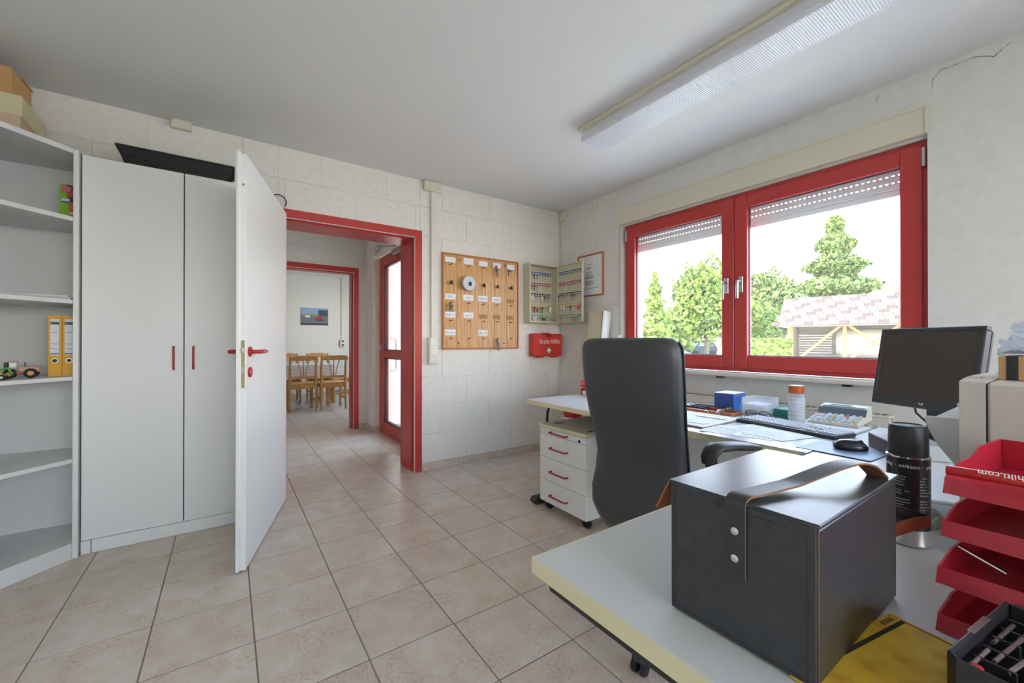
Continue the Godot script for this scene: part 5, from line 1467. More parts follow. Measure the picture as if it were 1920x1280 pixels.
	for row in 6:
		for col in 22:
			var x := 0.018 + col * 0.0195
			if col >= 15:
				x += 0.006
			if col >= 18:
				x += 0.006
			if (row < 2 or row == 3) and (col == 15 or col == 16 or col == 17) and row == 3:
				continue
			if row == 5 and col > 2 and col < 9:
				continue
			if x > 0.44:
				continue
			put(kb, "key", kc, km, Vector3(x, 0.022, -0.144 + row * 0.0235))
	put(kb, "space_bar", box_mesh(Vector3(0.116, 0.008, 0.0165), 0.0025), km, Vector3(0.126, 0.022, -0.0265))
	# wooden pen tray with pens and keys
	var wt := thing("pen_tray", "long orange wooden pen tray on the far desk", "tray", Vector3(-0.70, D + 0.001, 2.11), 0.06)
	bx(wt, "base", mats.wood_orange, Vector3(-0.07, 0, -0.17), Vector3(0.07, 0.004, 0.14), 0.001)
	for q in [[Vector3(-0.07, 0.004, -0.17), Vector3(-0.064, 0.018, 0.14)], [Vector3(0.064, 0.004, -0.17), Vector3(0.07, 0.018, 0.14)], [Vector3(-0.064, 0.004, 0.134), Vector3(0.064, 0.018, 0.14)], [Vector3(-0.064, 0.004, -0.17), Vector3(0.064, 0.018, -0.164)]]:
		bx(wt, "wall", mats.wood_orange, q[0], q[1], 0.001)
	for k in 3:
		var pn := thing("ballpoint_pen", ["black ballpoint pen lying in the wooden pen tray", "dark blue ballpoint pen across the wooden pen tray", "grey mechanical pencil on the edge of the wooden tray"][k], "pen", Vector3(-0.73 + k * 0.03, D + 0.022 + 0.004 * k, 2.03 + k * 0.015), 0.1 * k - 0.05)
		put(pn, "barrel", tube_mesh([Vector3(0, 0, -0.065), Vector3(0, 0, 0.05), Vector3(0, 0, 0.066)], [0.006, 0.0055, 0.0015], 10), [mats.black_plastic, mat("pen_blue", rgb(40, 54, 84), 0.3), mats.charcoal][k])
		bx(pn, "clip", mats.steel, Vector3(-0.002, 0.0055, -0.064), Vector3(0.002, 0.0075, -0.03), 0.0005)
	var kk := thing("key_bunch", "bunch of loose keys in the wooden pen tray", "keys", Vector3(-0.70, D + 0.020, 2.19))
	for i in 6:
		var so := st()
		add_box(so, Vector3(0, 0, 0.012), Vector3(0.006, 0.002, 0.032), 0.0005)
		add_lathe(so, [Vector2(0.004, -0.0012), Vector2(0.011, -0.0012), Vector2(0.011, 0.0012), Vector2(0.004, 0.0012)], 12, Transform3D(Basis.IDENTITY, Vector3(0, 0, -0.012)))
		put(kk, "key", done(so), [mats.steel, mats.brass, mats.black_metal][i % 3], Vector3(-0.03 + 0.012 * i, 0.003 * i, 0.01 * (i % 3) - 0.01), Basis.from_euler(Vector3(0.2, i * 1.1, 0.3 - 0.1 * i)))
	# blue carton
	var bc := thing("blue_box", "small blue cardboard box with white top", "box", Vector3(-0.53, D + 0.001, 2.125), 0.05)
	var blue := mat("carton_blue", rgb(52, 80, 156), 0.45)
	bx(bc, "carton", blue, Vector3(-0.075, 0, -0.055), Vector3(0.075, 0.105, 0.055), 0.001)
	bx(bc, "top", mats.paper, Vector3(-0.075, 0.105, -0.055), Vector3(0.075, 0.1065, 0.055), 0.0)
	var bim := blank(100, 80, rgb(52, 120, 196))
	for i in 40:
		bim.fill_rect(Rect2i(20 + i, 10 + i, 4, 3), rgb(38, 58, 110))
		bim.fill_rect(Rect2i(70 - i / 2, 30 + i, 10, 2), rgb(150, 190, 226))
	bim.fill_rect(Rect2i(28, 2, 20, 8), rgb(206, 110, 100))
	card(bc, "print", img_mat("blue_print", bim, 0.4), 0.148, 0.103, Vector3(0, 0.0525, 0.0556))
	bx(bc, "red_corner", mat("carton_red", rgb(196, 50, 50), 0.5), Vector3(-0.0758, 0.0, -0.055), Vector3(-0.0748, 0.025, -0.035), 0.0)
	# clear acrylic box with green pads
	var ab := thing("acrylic_box", "clear acrylic note box holding white slips", "box", Vector3(-0.56, D + 0.001, 2.31), 0.04)
	var cp: Material = mats.clear_plastic
	for q in [[Vector3(-0.075, 0, -0.065), Vector3(-0.072, 0.10, 0.065)], [Vector3(0.072, 0, -0.065), Vector3(0.075, 0.10, 0.065)], [Vector3(-0.072, 0, -0.065), Vector3(0.072, 0.10, -0.062)], [Vector3(-0.072, 0, 0.062), Vector3(0.072, 0.10, 0.065)], [Vector3(-0.072, 0, -0.062), Vector3(0.072, 0.003, 0.062)]]:
		bx(ab, "wall", cp, q[0], q[1], 0.0)
	bx(ab, "slips", mats.paper, Vector3(-0.06, 0.004, -0.055), Vector3(0.066, 0.066, 0.052), 0.001)
	var gb := thing("green_pad", "flat green packet lying beside the clear box", "packet", Vector3(-0.50, D + 0.001, 2.43), -0.05)
	bx(gb, "packet", mat("packet_green", rgb(46, 128, 110), 0.4), Vector3(-0.06, 0.0, -0.05), Vector3(0.06, 0.045, 0.05), 0.002)
	# reading glasses in front of the clear box
	var gs := thing("reading_glasses", "black framed reading glasses lying beside the keyboard", "glasses", Vector3(-0.668, D + 0.003, 2.345), 0.1)
	for k in [-1, 1]:
		var ring := []
		for i in 17:
			var a := TAU * i / 16.0
			ring.append(Vector3(0.0, 0.019 + sin(a) * 0.017, k * 0.034 + cos(a) * 0.027))
		put(gs, "rim", tube_mesh(ring, 0.0022, 6), mats.black_plastic)
		put(gs, "temple", tube_mesh([Vector3(0, 0.025, k * 0.062), Vector3(0.006 + 0.003 * k, 0.023, k * 0.058), Vector3(0.009 + 0.003 * k, 0.012, -k * 0.05)], 0.002, 6), mats.black_plastic)
	put(gs, "bridge", tube_mesh([Vector3(0, 0.024, -0.008), Vector3(0, 0.029, 0), Vector3(0, 0.024, 0.008)], 0.002, 6), mats.black_plastic)
	# clear canister with orange cap
	var cn := thing("wipe_canister", "clear plastic canister with an orange cap", "canister", Vector3(-0.595, D + 0.001, 2.50))
	put(cn, "body", lathe_mesh([Vector2(0, 0), Vector2(0.035, 0), Vector2(0.036, 0.003), Vector2(0.036, 0.138), Vector2(0.033, 0.142), Vector2(0, 0.142)], 28), glass("canister_clear", Color(0.86, 0.87, 0.88), 0.45, 0.15))
	put(cn, "label", lathe_mesh([Vector2(0.0363, 0.01), Vector2(0.0366, 0.012), Vector2(0.0366, 0.118), Vector2(0.0363, 0.12)], 28), glass("canister_label", Color(0.9, 0.91, 0.93), 0.4, 0.4))
	for i in 6:
		put(cn, "scale_ring", lathe_mesh([Vector2(0.0366, 0.0), Vector2(0.0372, 0.0005), Vector2(0.0372, 0.0014), Vector2(0.0366, 0.002)], 28), mats.paper, Vector3(0, 0.02 + i * 0.02, 0))
	var cap := st()
	var orng := mat("cap_orange", rgb(210, 110, 52), 0.45)
	add_lathe(cap, [Vector2(0, 0.143), Vector2(0.0335, 0.143), Vector2(0.0335, 0.178), Vector2(0.032, 0.181), Vector2(0, 0.181)], 28)
	for i in 40:
		var a := TAU * i / 40.0
		add_box(cap, Vector3(cos(a) * 0.0337, 0.1605, sin(a) * 0.0337), Vector3(0.0014, 0.032, 0.002), 0.0, yaw(-a))
	put(cn, "cap", done(cap), orng)
	put(cn, "cap_top", lathe_mesh([Vector2(0, 0.1811), Vector2(0.031, 0.1811), Vector2(0.030, 0.1835), Vector2(0, 0.1835)], 28), mats.paper)
	# desk calculator
	var ca := thing("desk_calculator", "printing desk calculator with sloping display hood", "calculator", Vector3(-0.375, D + 0.001, 2.625), 0.08)
	var cal := mat("calc_cream", rgb(214, 210, 190), 0.45)
	var prof := PackedVector2Array([Vector2(-0.19, 0.0), Vector2(0.12, 0.0), Vector2(0.12, 0.07), Vector2(0.02, 0.062), Vector2(-0.025, 0.03), Vector2(-0.19, 0.012)])
	var cst := st()
	add_prism(cst, prof, -0.10, 0.10)
	put(ca, "case", done(cst), cal)
	put(ca, "front_hood", box_mesh(Vector3(0.005, 0.052, 0.198), 0.001), mats.charcoal, Vector3(-0.005, 0.046, 0), Basis(Vector3.BACK, -0.95))
	bx(ca, "top_plate", mats.paper, Vector3(0.03, 0.066, -0.09), Vector3(0.11, 0.0705, 0.09), 0.001)
	bx(ca, "display", mat("display_grey", rgb(150, 164, 176), 0.15), Vector3(0.035, 0.0705, -0.06), Vector3(0.085, 0.0715, 0.03), 0.0005)
	var bk := box_mesh(Vector3(0.018, 0.009, 0.016), 0.0025)
	var kcol := [mats.key_pale, mat("key_beige", rgb(196, 188, 160), 0.4), mat("key_red", rgb(196, 96, 70), 0.4)]
	for r in 5:
		for c in 8:
			var kx := -0.175 + r * 0.029
			put(ca, "key", bk, kcol[2] if (r == 4 and c < 2) or (c == 5 and r > 2) else (kcol[1] if c % 4 == 3 else kcol[0]), Vector3(kx, 0.014 + (kx + 0.19) * 0.109 + 0.006, -0.085 + c * 0.0243))
	# small form factor computer
	var pc := thing("mini_computer", "small flat black and grey desktop computer with perforated front", "computer", Vector3(-1.015, D + 0.001, 2.935), -0.977)
	bx(pc, "case", mat("pc_grey", rgb(176, 178, 178), 0.4), Vector3(-0.0, 0, -0.098), Vector3(0.15, 0.052, 0.098), 0.003)
	bx(pc, "front", mat("pc_front", rgb(62, 62, 62), 0.5), Vector3(-0.006, 0, -0.10), Vector3(0.0, 0.052, 0.10), 0.002)
	var holes := st()
	for r in 7:
		for c in 20:
			add_box(holes, Vector3(-0.0064, 0.006 + r * 0.0065, -0.090 + c * 0.0064 + (0.0032 if r % 2 else 0.0)), Vector3(0.001, 0.004, 0.003))
	put(pc, "perforation", done(holes), mat("hole_grey", rgb(140, 138, 130), 0.5)).set_meta("kind", "stuff")
	bx(pc, "port_panel", mats.black_plastic, Vector3(-0.008, 0.028, 0.045), Vector3(-0.005, 0.05, 0.088), 0.001)
	bx(pc, "port", mats.charcoal, Vector3(-0.0088, 0.034, 0.05), Vector3(-0.0078, 0.044, 0.06), 0.0)
	bx(pc, "port", mats.charcoal, Vector3(-0.0088, 0.034, 0.068), Vector3(-0.0078, 0.044, 0.078), 0.0)
	# monitor: its screen faces the chair corner
	var dl := 1.80
	var dr := 1.44
	var tl := at_d(1645, 616, dl)
	var trr := at_d(1841, 612.5, dr)
	var mid := (tl + trr) * 0.5
	var mdir := trr - tl
	mdir.y = 0
	var wid := mdir.length()
	var stand := thing("monitor", "black flat monitor standing at the desk corner", "monitor", Vector3(mid.x, D, mid.z), atan2(-mdir.z, mdir.x))
	var mo := Node3D.new()
	mo.name = "panel"
	stand.add_child(mo)
	var pivot := tl.y - D - 0.161
	mo.transform = Transform3D(Basis(Vector3.RIGHT, -0.17), Vector3(0, pivot, 0)) * Transform3D(Basis.IDENTITY, Vector3(0, -pivot, 0))
	# local x to the right as seen from the front, local z towards the viewer
	var top := tl.y - D
	var bot := top - 0.322
	var fr := mat("monitor_black", rgb(60, 62, 66), 0.4)
	bx(mo, "bezel", fr, Vector3(-wid / 2, top - 0.016, -0.02), Vector3(wid / 2, top, 0.006), 0.003)
	bx(mo, "bezel", fr, Vector3(-wid / 2, bot, -0.02), Vector3(wid / 2, bot + 0.036, 0.006), 0.003)
	bx(mo, "bezel", fr, Vector3(-wid / 2, bot + 0.036, -0.02), Vector3(-wid / 2 + 0.016, top - 0.016, 0.006), 0.003)
	bx(mo, "bezel", fr, Vector3(wid / 2 - 0.016, bot + 0.036, -0.02), Vector3(wid / 2, top - 0.016, 0.006), 0.003)
	bx(mo, "screen", mat("screen_dark", rgb(74, 69, 66), 0.2), Vector3(-wid / 2 + 0.015, bot + 0.035, -0.018), Vector3(wid / 2 - 0.015, top - 0.015, 0.001), 0.0)
	bx(mo, "housing", fr, Vector3(-wid / 2 + 0.006, bot + 0.01, -0.05), Vector3(wid / 2 - 0.006, top - 0.006, -0.02), 0.012)
	var vs := st()
	for q in [[-0.0035, 0.5], [0.0035, -0.5]]:
		add_box(vs, Vector3(q[0], bot + 0.018, 0.0066), Vector3(0.002, 0.010, 0.0008), 0.0, Basis(Vector3.BACK, q[1] * 0.8))
	add_box(vs, Vector3(0.008, bot + 0.018, 0.0066), Vector3(0.002, 0.010, 0.0008), 0.0, Basis(Vector3.BACK, -0.4))
	put(mo, "logo", done(vs), mats.paper, Vector3(0.01, 0, 0))
	bx(stand, "neck", fr, Vector3(-0.05, 0.01, -0.095), Vector3(0.05, bot + 0.14, -0.07), 0.006)
	bx(stand, "foot", fr, Vector3(-0.11, 0.001, -0.15), Vector3(0.11, 0.018, 0.0), 0.006)
	put(stand, "cable", tube_mesh([Vector3(-0.08, bot + 0.02, -0.05), Vector3(-0.075, bot - 0.03, -0.06), Vector3(-0.05, 0.06, -0.1), Vector3(-0.04, 0.01, -0.12)], 0.004, 8), mats.black_plastic)

# ---------------------------------------------------------------- things on the near desk
func bent_text(t: String, size: float, radius: float, centre_angle: float, y: float, align_left := false) -> ArrayMesh:
	var tm := text_mesh(t, size, 0.0004)
	if align_left:
		tm.horizontal_alignment = HORIZONTAL_ALIGNMENT_LEFT
	var arr := tm.get_mesh_arrays()
	var vs: PackedVector3Array = arr[Mesh.ARRAY_VERTEX]
	var ns: PackedVector3Array = arr[Mesh.ARRAY_NORMAL]
	for i in vs.size():
		var v := vs[i]
		var a := centre_angle - v.x / radius
		var rr := radius + v.z
		vs[i] = Vector3(cos(a) * rr, y + v.y, sin(a) * rr)
		ns[i] = Vector3(cos(a), 0, sin(a))
	arr[Mesh.ARRAY_VERTEX] = vs
	arr[Mesh.ARRAY_NORMAL] = ns
	var am := ArrayMesh.new()
	var clean := []
	clean.resize(Mesh.ARRAY_MAX)
	clean[Mesh.ARRAY_VERTEX] = vs
	clean[Mesh.ARRAY_NORMAL] = ns
	clean[Mesh.ARRAY_INDEX] = arr[Mesh.ARRAY_INDEX]
	am.add_surface_from_arrays(Mesh.PRIMITIVE_TRIANGLES, clean)
	return am

func build_near_desk_items() -> void:
	var D := DESK
	# leather case: corners on the desk read from the photograph
	var A := Vector3(-2.442, D, 3.024)
	var W := 0.312
	var L := 0.190
	var H := 0.193
	var lc := thing("leather_case", "black stitched leather case with strap handle and two rivets", "case", A + Vector3(W / 2, 0.001, L / 2), 0.0)
	var lm := tri_mat("case_leather", noise_image(256, 0.03, 4, 71, [[0.0, rgb(52, 54, 57)], [0.5, rgb(58, 60, 64)], [1.0, rgb(63, 65, 69)]]), 5.0, 0.29)
	var hx := W / 2
	var hz := L / 2
	bx(lc, "body", lm, Vector3(-hx, 0, -hz), Vector3(hx, H - 0.006, hz), 0.004)
	# front panel stands a little proud, with seams
	bx(lc, "front_panel", lm, Vector3(-hx - 0.003, 0.002, -hz + 0.001), Vector3(-hx, H - 0.004, hz - 0.001), 0.0015)
	# lid, slightly wider, dipping in the middle of its right side
	bx(lc, "lid", lm, Vector3(-hx - 0.004, H - 0.0055, -hz - 0.003), Vector3(hx + 0.003, H, hz + 0.003), 0.0016)
	# stitches round the front panel
	var stitch := mat("stitch", rgb(58, 58, 58), 0.7)
	var ss := st()
	var n := 34
	for i in n:
		var f := (i + 0.5) / n
		add_box(ss, Vector3(-hx - 0.0034, H - 0.014, -hz + 0.008 + (L - 0.016) * f), Vector3(0.0012, 0.0012, 0.0034), 0.0)
		add_box(ss, Vector3(-hx - 0.0034, 0.008, -hz + 0.008 + (L - 0.016) * f), Vector3(0.0012, 0.0012, 0.0034), 0.0)
	for i in 36:
		var f := (i + 0.5) / 36.0
		for z in [-hz + 0.008, hz - 0.010]:
			add_box(ss, Vector3(-hx - 0.0034, 0.010 + (H - 0.026) * f, z), Vector3(0.0012, 0.0034, 0.0012), 0.0)
	put(lc, "stitching", done(ss), stitch).set_meta("kind", "stuff")
	# raw edge along the corner, tan
	put(lc, "raw_edge", box_mesh(Vector3(0.0018, H - 0.012, 0.0018), 0.0005), mat("raw_edge", rgb(96, 74, 54), 0.7), Vector3(-hx - 0.001, H / 2, hz + 0.0002))
	# strap: riveted on the front, over the lid, arched to the far side
	var sw := 0.026
	var zc := 0.004
	var prof := [Vector3(-hx - 0.0062, H - 0.100, zc), Vector3(-hx - 0.0062, H - 0.02, zc), Vector3(-hx - 0.0058, H - 0.003, zc), Vector3(-hx + 0.004, H + 0.005, 0.006), Vector3(-hx + 0.03, H + 0.006, 0.012), Vector3(-0.06, H + 0.008, 0.026), Vector3(-0.02, H + 0.015, 0.038), Vector3(0.02, H + 0.024, 0.052), Vector3(0.06, H + 0.028, 0.064), Vector3(0.09, H + 0.022, 0.073), Vector3(0.110, H + 0.008, 0.079), Vector3(0.118, H + 0.001, 0.081)]
	var curve := Curve3D.new()
	for i in prof.size():
		var a: Vector3 = prof[max(i - 1, 0)]
		var b: Vector3 = prof[min(i + 1, prof.size() - 1)]
		curve.add_point(prof[i], -(b - a) / 6.0, (b - a) / 6.0)
	var pts := curve.tessellate(4, 3.0)
	var so := st()
	var sb := st()
	for i in range(pts.size() - 1):
		var p: Vector3 = pts[i]
		var q: Vector3 = pts[i + 1]
		var wd := Vector3(0, 0, sw / 2)
		var np: Vector3 = (pts[min(i + 1, pts.size() - 1)] - pts[max(i - 1, 0)]).cross(Vector3.BACK).normalized() * -0.0014
		var nq: Vector3 = (pts[min(i + 2, pts.size() - 1)] - p).cross(Vector3.BACK).normalized() * -0.0014
		var cm := (p + q) * 0.5
		so.set_smooth_group(1)
		quad(so, p + np - wd, q + nq - wd, q + nq + wd, p + np + wd, cm)
		sb.set_smooth_group(1)
		quad(sb, p - np - wd, q - nq - wd, q - nq + wd, p - np + wd, cm)
		sb.set_smooth_group(-1)
		quad(sb, p + np - wd, q + nq - wd, q - nq - wd, p - np - wd, cm)
		quad(sb, p + np + wd, q + nq + wd, q - nq + wd, p - np + wd, cm)
	put(lc, "strap", done(so), mat("strap_leather", rgb(54, 55, 57), 0.38))
	put(lc, "strap_underside", done(sb), mat("strap_tan", rgb(134, 96, 70), 0.6), Vector3.ZERO, Basis.IDENTITY, "tan raw underside of the strap")
	for y in [H - 0.040, H - 0.076]:
		put(lc, "rivet", lathe_mesh([Vector2(0, 0), Vector2(0.0052, 0), Vector2(0.005, 0.0012), Vector2(0.0035, 0.002), Vector2(0, 0.0023)], 20), mats.chrome, Vector3(-hx - 0.0074, y, zc), Basis(Vector3.BACK, PI / 2), "round metal rivet")
	# side flap at the far end, tan inside
	var fl := st()
	add_prism(fl, PackedVector2Array([Vector2(-hx + 0.002, 0.0), Vector2(hx - 0.06, 0.0), Vector2(hx - 0.07, -0.05), Vector2(-hx + 0.012, -0.062), Vector2(-hx + 0.002, -0.056)]), -0.0012, 0.0012)
	put(lc, "end_flap", done(fl), mats.leather_brown, Vector3(0, H - 0.002, -hz - 0.004), Basis(Vector3.RIGHT, 0.46), "tan leather flap")
	# closing band standing out on the other end: tan outside, dark inside
	var band := [Vector3(hx, 0.100, 0.088), Vector3(hx + 0.08, 0.096, 0.100), Vector3(hx + 0.145, 0.086, 0.107), Vector3(hx + 0.178, 0.078, 0.100), Vector3(hx + 0.182, 0.077, 0.090), Vector3(hx + 0.165, 0.083, 0.073), Vector3(hx + 0.09, 0.105, 0.05), Vector3(hx, 0.125, 0.03)]
	var bc := Curve3D.new()
	for i in band.size():
		var a: Vector3 = band[max(i - 1, 0)]
		var b: Vector3 = band[min(i + 1, band.size() - 1)]
		bc.add_point(band[i], -(b - a) / 6.0, (b - a) / 6.0)
	var bp0 := bc.tessellate(4, 3.0)
	var los := st()
	var lob := st()
	var mid0 := Vector3(hx + 0.08, 0.10, 0.075)
	for i in range(bp0.size() - 1):
		var p: Vector3 = bp0[i]
		var q: Vector3 = bp0[i + 1]
		var v := Vector3(0, 0.011, 0)
		var inw := Vector3(mid0.x - p.x, 0, mid0.z - p.z).normalized() * 0.0022
		var inq := Vector3(mid0.x - q.x, 0, mid0.z - q.z).normalized() * 0.0022
		los.set_smooth_group(1)
		quad(los, p + v, q + v, q - v, p - v, mid0)
		lob.set_smooth_group(1)
		quad(lob, p + v + inw, q + v + inq, q - v + inq, p - v + inw, mid0 * 2.0 - p)
		quad(lob, p + v, q + v, q + v + inq, p + v + inw, (p + q) * 0.5)
		quad(lob, p - v, q - v, q - v + inq, p - v + inw, (p + q) * 0.5)
	put(lc, "band", done(los), mats.leather_brown, Vector3.ZERO, Basis.IDENTITY, "tan leather band")
	put(lc, "band_inside", done(lob), mats.strap_leather)
	# spray can
	var sc := thing("spray_can", "black aerosol can with white print behind the leather case", "spray can", Vector3(-1.868, D + 0.001, 3.175))
	var R := 0.033
	put(sc, "base", lathe_mesh([Vector2(0, 0.002), Vector2(R - 0.003, 0), Vector2(R, 0.003), Vector2(R, 0.006), Vector2(R - 0.001, 0.008), Vector2(R - 0.001, 0.034)], 40), mat("can_silver", rgb(206, 206, 204), 0.3, 0.4))
	put(sc, "body", lathe_mesh([Vector2(R - 0.0008, 0.034), Vector2(R, 0.034), Vector2(R, 0.172), Vector2(R - 0.001, 0.173)], 40), mat("can_black", rgb(32, 32, 34), 0.32))
	put(sc, "neck_ring", lathe_mesh([Vector2(R - 0.001, 0.172), Vector2(R + 0.0008, 0.173), Vector2(R + 0.0008, 0.1755), Vector2(R - 0.002, 0.177)], 40), mats.chrome)
	put(sc, "cap", lathe_mesh([Vector2(R - 0.0025, 0.176), Vector2(R - 0.002, 0.178), Vector2(R - 0.0032, 0.232), Vector2(R - 0.005, 0.236), Vector2(R - 0.008, 0.2365), Vector2(R - 0.010, 0.2345), Vector2(0, 0.2345)], 40), mat("cap_black", rgb(40, 40, 42), 0.45))
	var cang := atan2(EYE.z - sc.position.z, EYE.x - sc.position.x)
	put(sc, "lettering", bent_text("nachhaltig  ·  wirksam  ·  porentief", 0.0085, R + 0.0002, cang, 0.158), mats.paper, Vector3.ZERO, Basis.IDENTITY, "white print around the can")
	var rr := RandomNumberGenerator.new()
	rr.seed = 3
	var pm := mat("print_grey", rgb(176, 176, 176), 0.5)
	var lines := st()
	for col in 2:
		for i in 14:
			var a0: float = cang + 0.62 - col * 1.15
			var len := rr.randf_range(0.35, 0.72)
			var seg := 6
			if rr.randf() < 0.12:
				continue
			for k in seg:
				if rr.randf() < 0.15:
					continue
				var a := a0 - len * k / seg
				var b := a0 - len * (k + 0.8) / seg
				var y := 0.136 - i * 0.0056
				var r2 := R + 0.0003
				quad(lines, Vector3(cos(a) * r2, y, sin(a) * r2), Vector3(cos(b) * r2, y, sin(b) * r2), Vector3(cos(b) * r2, y + 0.002, sin(b) * r2), Vector3(cos(a) * r2, y + 0.002, sin(a) * r2), Vector3(0, y, 0))
	put(sc, "small_print", done(lines), pm).set_meta("kind", "stuff")
	var hzd := st()
	var ah := cang - 0.05
	for q in [[0.0105, mats.red_dark, 0.0002], [0.0082, mats.paper, 0.0004]]:
		var sq := st()
		var rad: float = R + q[2]
		var d: float = q[0]
		var yy := 0.052
		quad(sq, Vector3(cos(ah + d / R) * rad, yy, sin(ah + d / R) * rad), Vector3(cos(ah) * rad, yy + d, sin(ah) * rad), Vector3(cos(ah - d / R) * rad, yy, sin(ah - d / R) * rad), Vector3(cos(ah) * rad, yy - d, sin(ah) * rad), Vector3(0, yy, 0))
		put(sc, "hazard_label", done(sq), q[1])
	var fm := st()
	add_box(fm, Vector3(cos(ah) * (R + 0.0006), 0.0515, sin(ah) * (R + 0.0006)), Vector3(0.0004, 0.007, 0.006), 0.0, yaw(-ah))
	put(sc, "hazard_flame", done(fm), mats.black_plastic)
	# printer at the back of the near desk
	var pr := thing("laser_printer", "beige laser printer with its front feed tray folded out", "printer", Vector3(-1.868, D + 0.001, 3.246))
	var px := 0.44
	var pz := 0.40
	var ph := 0.329
	# front cover with a bowed outer face, seam, then the body
	var fc := PackedVector2Array()
	for i in 9:
		var u := i / 8.0
		fc.append(Vector2(px * u, -0.006 * 0 - 0.012 * sin(u * PI)))
	fc.append(Vector2(px, 0.0330))
	fc.append(Vector2(0, 0.0330))
	var pf := st()
	add_prism(pf, fc, -ph, 0.0, Transform3D(Basis(Vector3(1, 0, 0), Vector3(0, 0, 1), Vector3(0, -1, 0)), Vector3.ZERO))
	put(pr, "front_cover", done(pf), mats.printer_beige)
	bx(pr, "seam", mats.black_plastic, Vector3(0.002, 0.002, 0.032), Vector3(px - 0.002, ph - 0.002, 0.035), 0.0)
	bx(pr, "body", mats.printer_beige, Vector3(0, 0.012, 0.0345), Vector3(px, ph, pz), 0.004)
	bx(pr, "base", mats.black_plastic, Vector3(0.004, 0.0, 0.0345), Vector3(px - 0.004, 0.014, pz - 0.01), 0.002)
	for q in [[0.16, 0.008], [0.36, 0.010]]:
		bx(pr, "top_mark", mats.charcoal, Vector3(q[0], ph, q[1]), Vector3(q[0] + 0.03, ph + 0.0006, q[1] + 0.002), 0.0)
	put(pr, "side_screw", lathe_mesh([Vector2(0, 0), Vector2(0.005, 0), Vector2(0.004, 0.002), Vector2(0, 0.0025)], 16), mats.steel, Vector3(0.0, 0.10, 0.018), Basis(Vector3.BACK, PI / 2))
	# folded-out tray: a white wing sloping down from the front
	var tp := PackedVector2Array([Vector2(0.0, 0.250), Vector2(-0.056, 0.249), Vector2(-0.059, 0.245), Vector2(-0.050, 0.215), Vector2(-0.038, 0.19), Vector2(-0.014, 0.155), Vector2(0.0, 0.145)])
	for x in [0.07, 0.40]:
		var ts := st()
		add_prism(ts, tp, -0.004, 0.004, Transform3D(Basis(Vector3(0, 0, 1), Vector3.UP, Vector3(-1, 0, 0)), Vector3(x, 0, 0)))
		put(pr, "tray_wing", done(ts), mats.printer_white)
	put(pr, "feed_tray", box_mesh(Vector3(0.33, 0.005, 0.056), 0.002), mats.printer_white, Vector3(0.235, 0.236, -0.028), Basis(Vector3.RIGHT, 0.12))
	put(pr, "lower_tray", box_mesh(Vector3(0.30, 0.008, 0.13), 0.003), mats.printer_white, Vector3(0.255, 0.060, -0.070), Basis(Vector3.RIGHT, -0.12))
	# carton with bubble wrap on the printer
	var cb := thing("tape_carton", "small brown carton with black tape on the printer", "carton", Vector3(-1.70, D + ph + 0.0015, 3.375))
	bx(cb, "carton", mats.cardboard, Vector3(-0.063, 0, -0.091), Vector3(0.08, 0.046, 0.12), 0.001)
	bx(cb, "tape", mats.black_plastic, Vector3(-0.0638, 0.0, -0.081), Vector3(0.0808, 0.0465, -0.066), 0.0)
	var bw := thing("bubble_wrap", "crumpled clear bubble wrap heaped on the brown carton", "bubble wrap", Vector3(-1.69, D + ph + 0.0485, 3.375))
	var bs := st()
	var br := RandomNumberGenerator.new()
	br.seed = 12
	var brings := []
	for i in 7:
		var f := i / 6.0
		var ring := []
		for k in 22:
			var a := TAU * k / 22.0
			var rad2 := 0.095 * sqrt(max(0.02, 1.0 - f * f)) * br.randf_range(0.68, 1.14)
			ring.append(Vector3(cos(a) * rad2 * 0.6, f * 0.085 + br.randf_range(0, 0.014), sin(a) * rad2))
		brings.append(ring)
	add_loft(bs, brings, -1)
	put(bw, "film", done(bs), glass("film", Color(0.88, 0.92, 0.98), 0.55, 0.15))
	var bub := st()
	for i in 420:
		var rg: Array = brings[br.randi() % 7]
		var p: Vector3 = rg[br.randi() % 22]
		add_lathe(bub, [Vector2(0.0055, -0.001), Vector2(0.005, 0.002), Vector2(0.003, 0.004), Vector2(0, 0.0045)], 8, Transform3D(Basis(Vector3.UP.cross(p.normalized() + Vector3(0, 0.01, 0)).normalized(), Vector3.UP.angle_to(p.normalized())), p * 0.995))
	put(bw, "bubbles", done(bub), glass("bubble", Color(0.93, 0.96, 1.0), 0.6, 0.1)).set_meta("kind", "stuff")
	# stack of red letter trays in front of the printer
	var tred := glass("tray_translucent", Color8(196, 40, 62), 0.93, 0.25)
	tred.transparency = BaseMaterial3D.TRANSPARENCY_DISABLED
	tred.albedo_color = rgb(188, 44, 62)
	var names := ["lowest red letter tray of the stack beside the tool case", "red letter tray of the stack, second from below, holding a silver pen", "third red letter tray of the stack beside the printer", "topmost red letter tray of the stack, holding a red pen"]
	var fx := [[1752, 1160, 0.0], [1752, 1072, 0.062], [1762, 985, 0.124], [1766, 905, 0.186]]
	for k in 4:
		var y: float = D + 0.002 + fx[k][2]
		var corner := on_y(fx[k][0], fx[k][1] + 18.0, y)
		var t := thing("letter_tray", names[k], "letter tray", corner, -0.12, "red trays on the near desk")
		var m: Material = tred
		# local x into the desk (away from the left), local z towards the camera; the front runs along z and rises past a notch
		bx(t, "base", m, Vector3(0.012, 0, 0.0), Vector3(0.25, 0.0025, 0.34), 0.0008)
		var lip := PackedVector2Array([Vector2(0.0, 0.0), Vector2(0.34, 0.0), Vector2(0.34, 0.052), Vector2(0.115, 0.052), Vector2(0.088, 0.028), Vector2(0.078, 0.025), Vector2(0.0, 0.022)])
		var s4 := st()
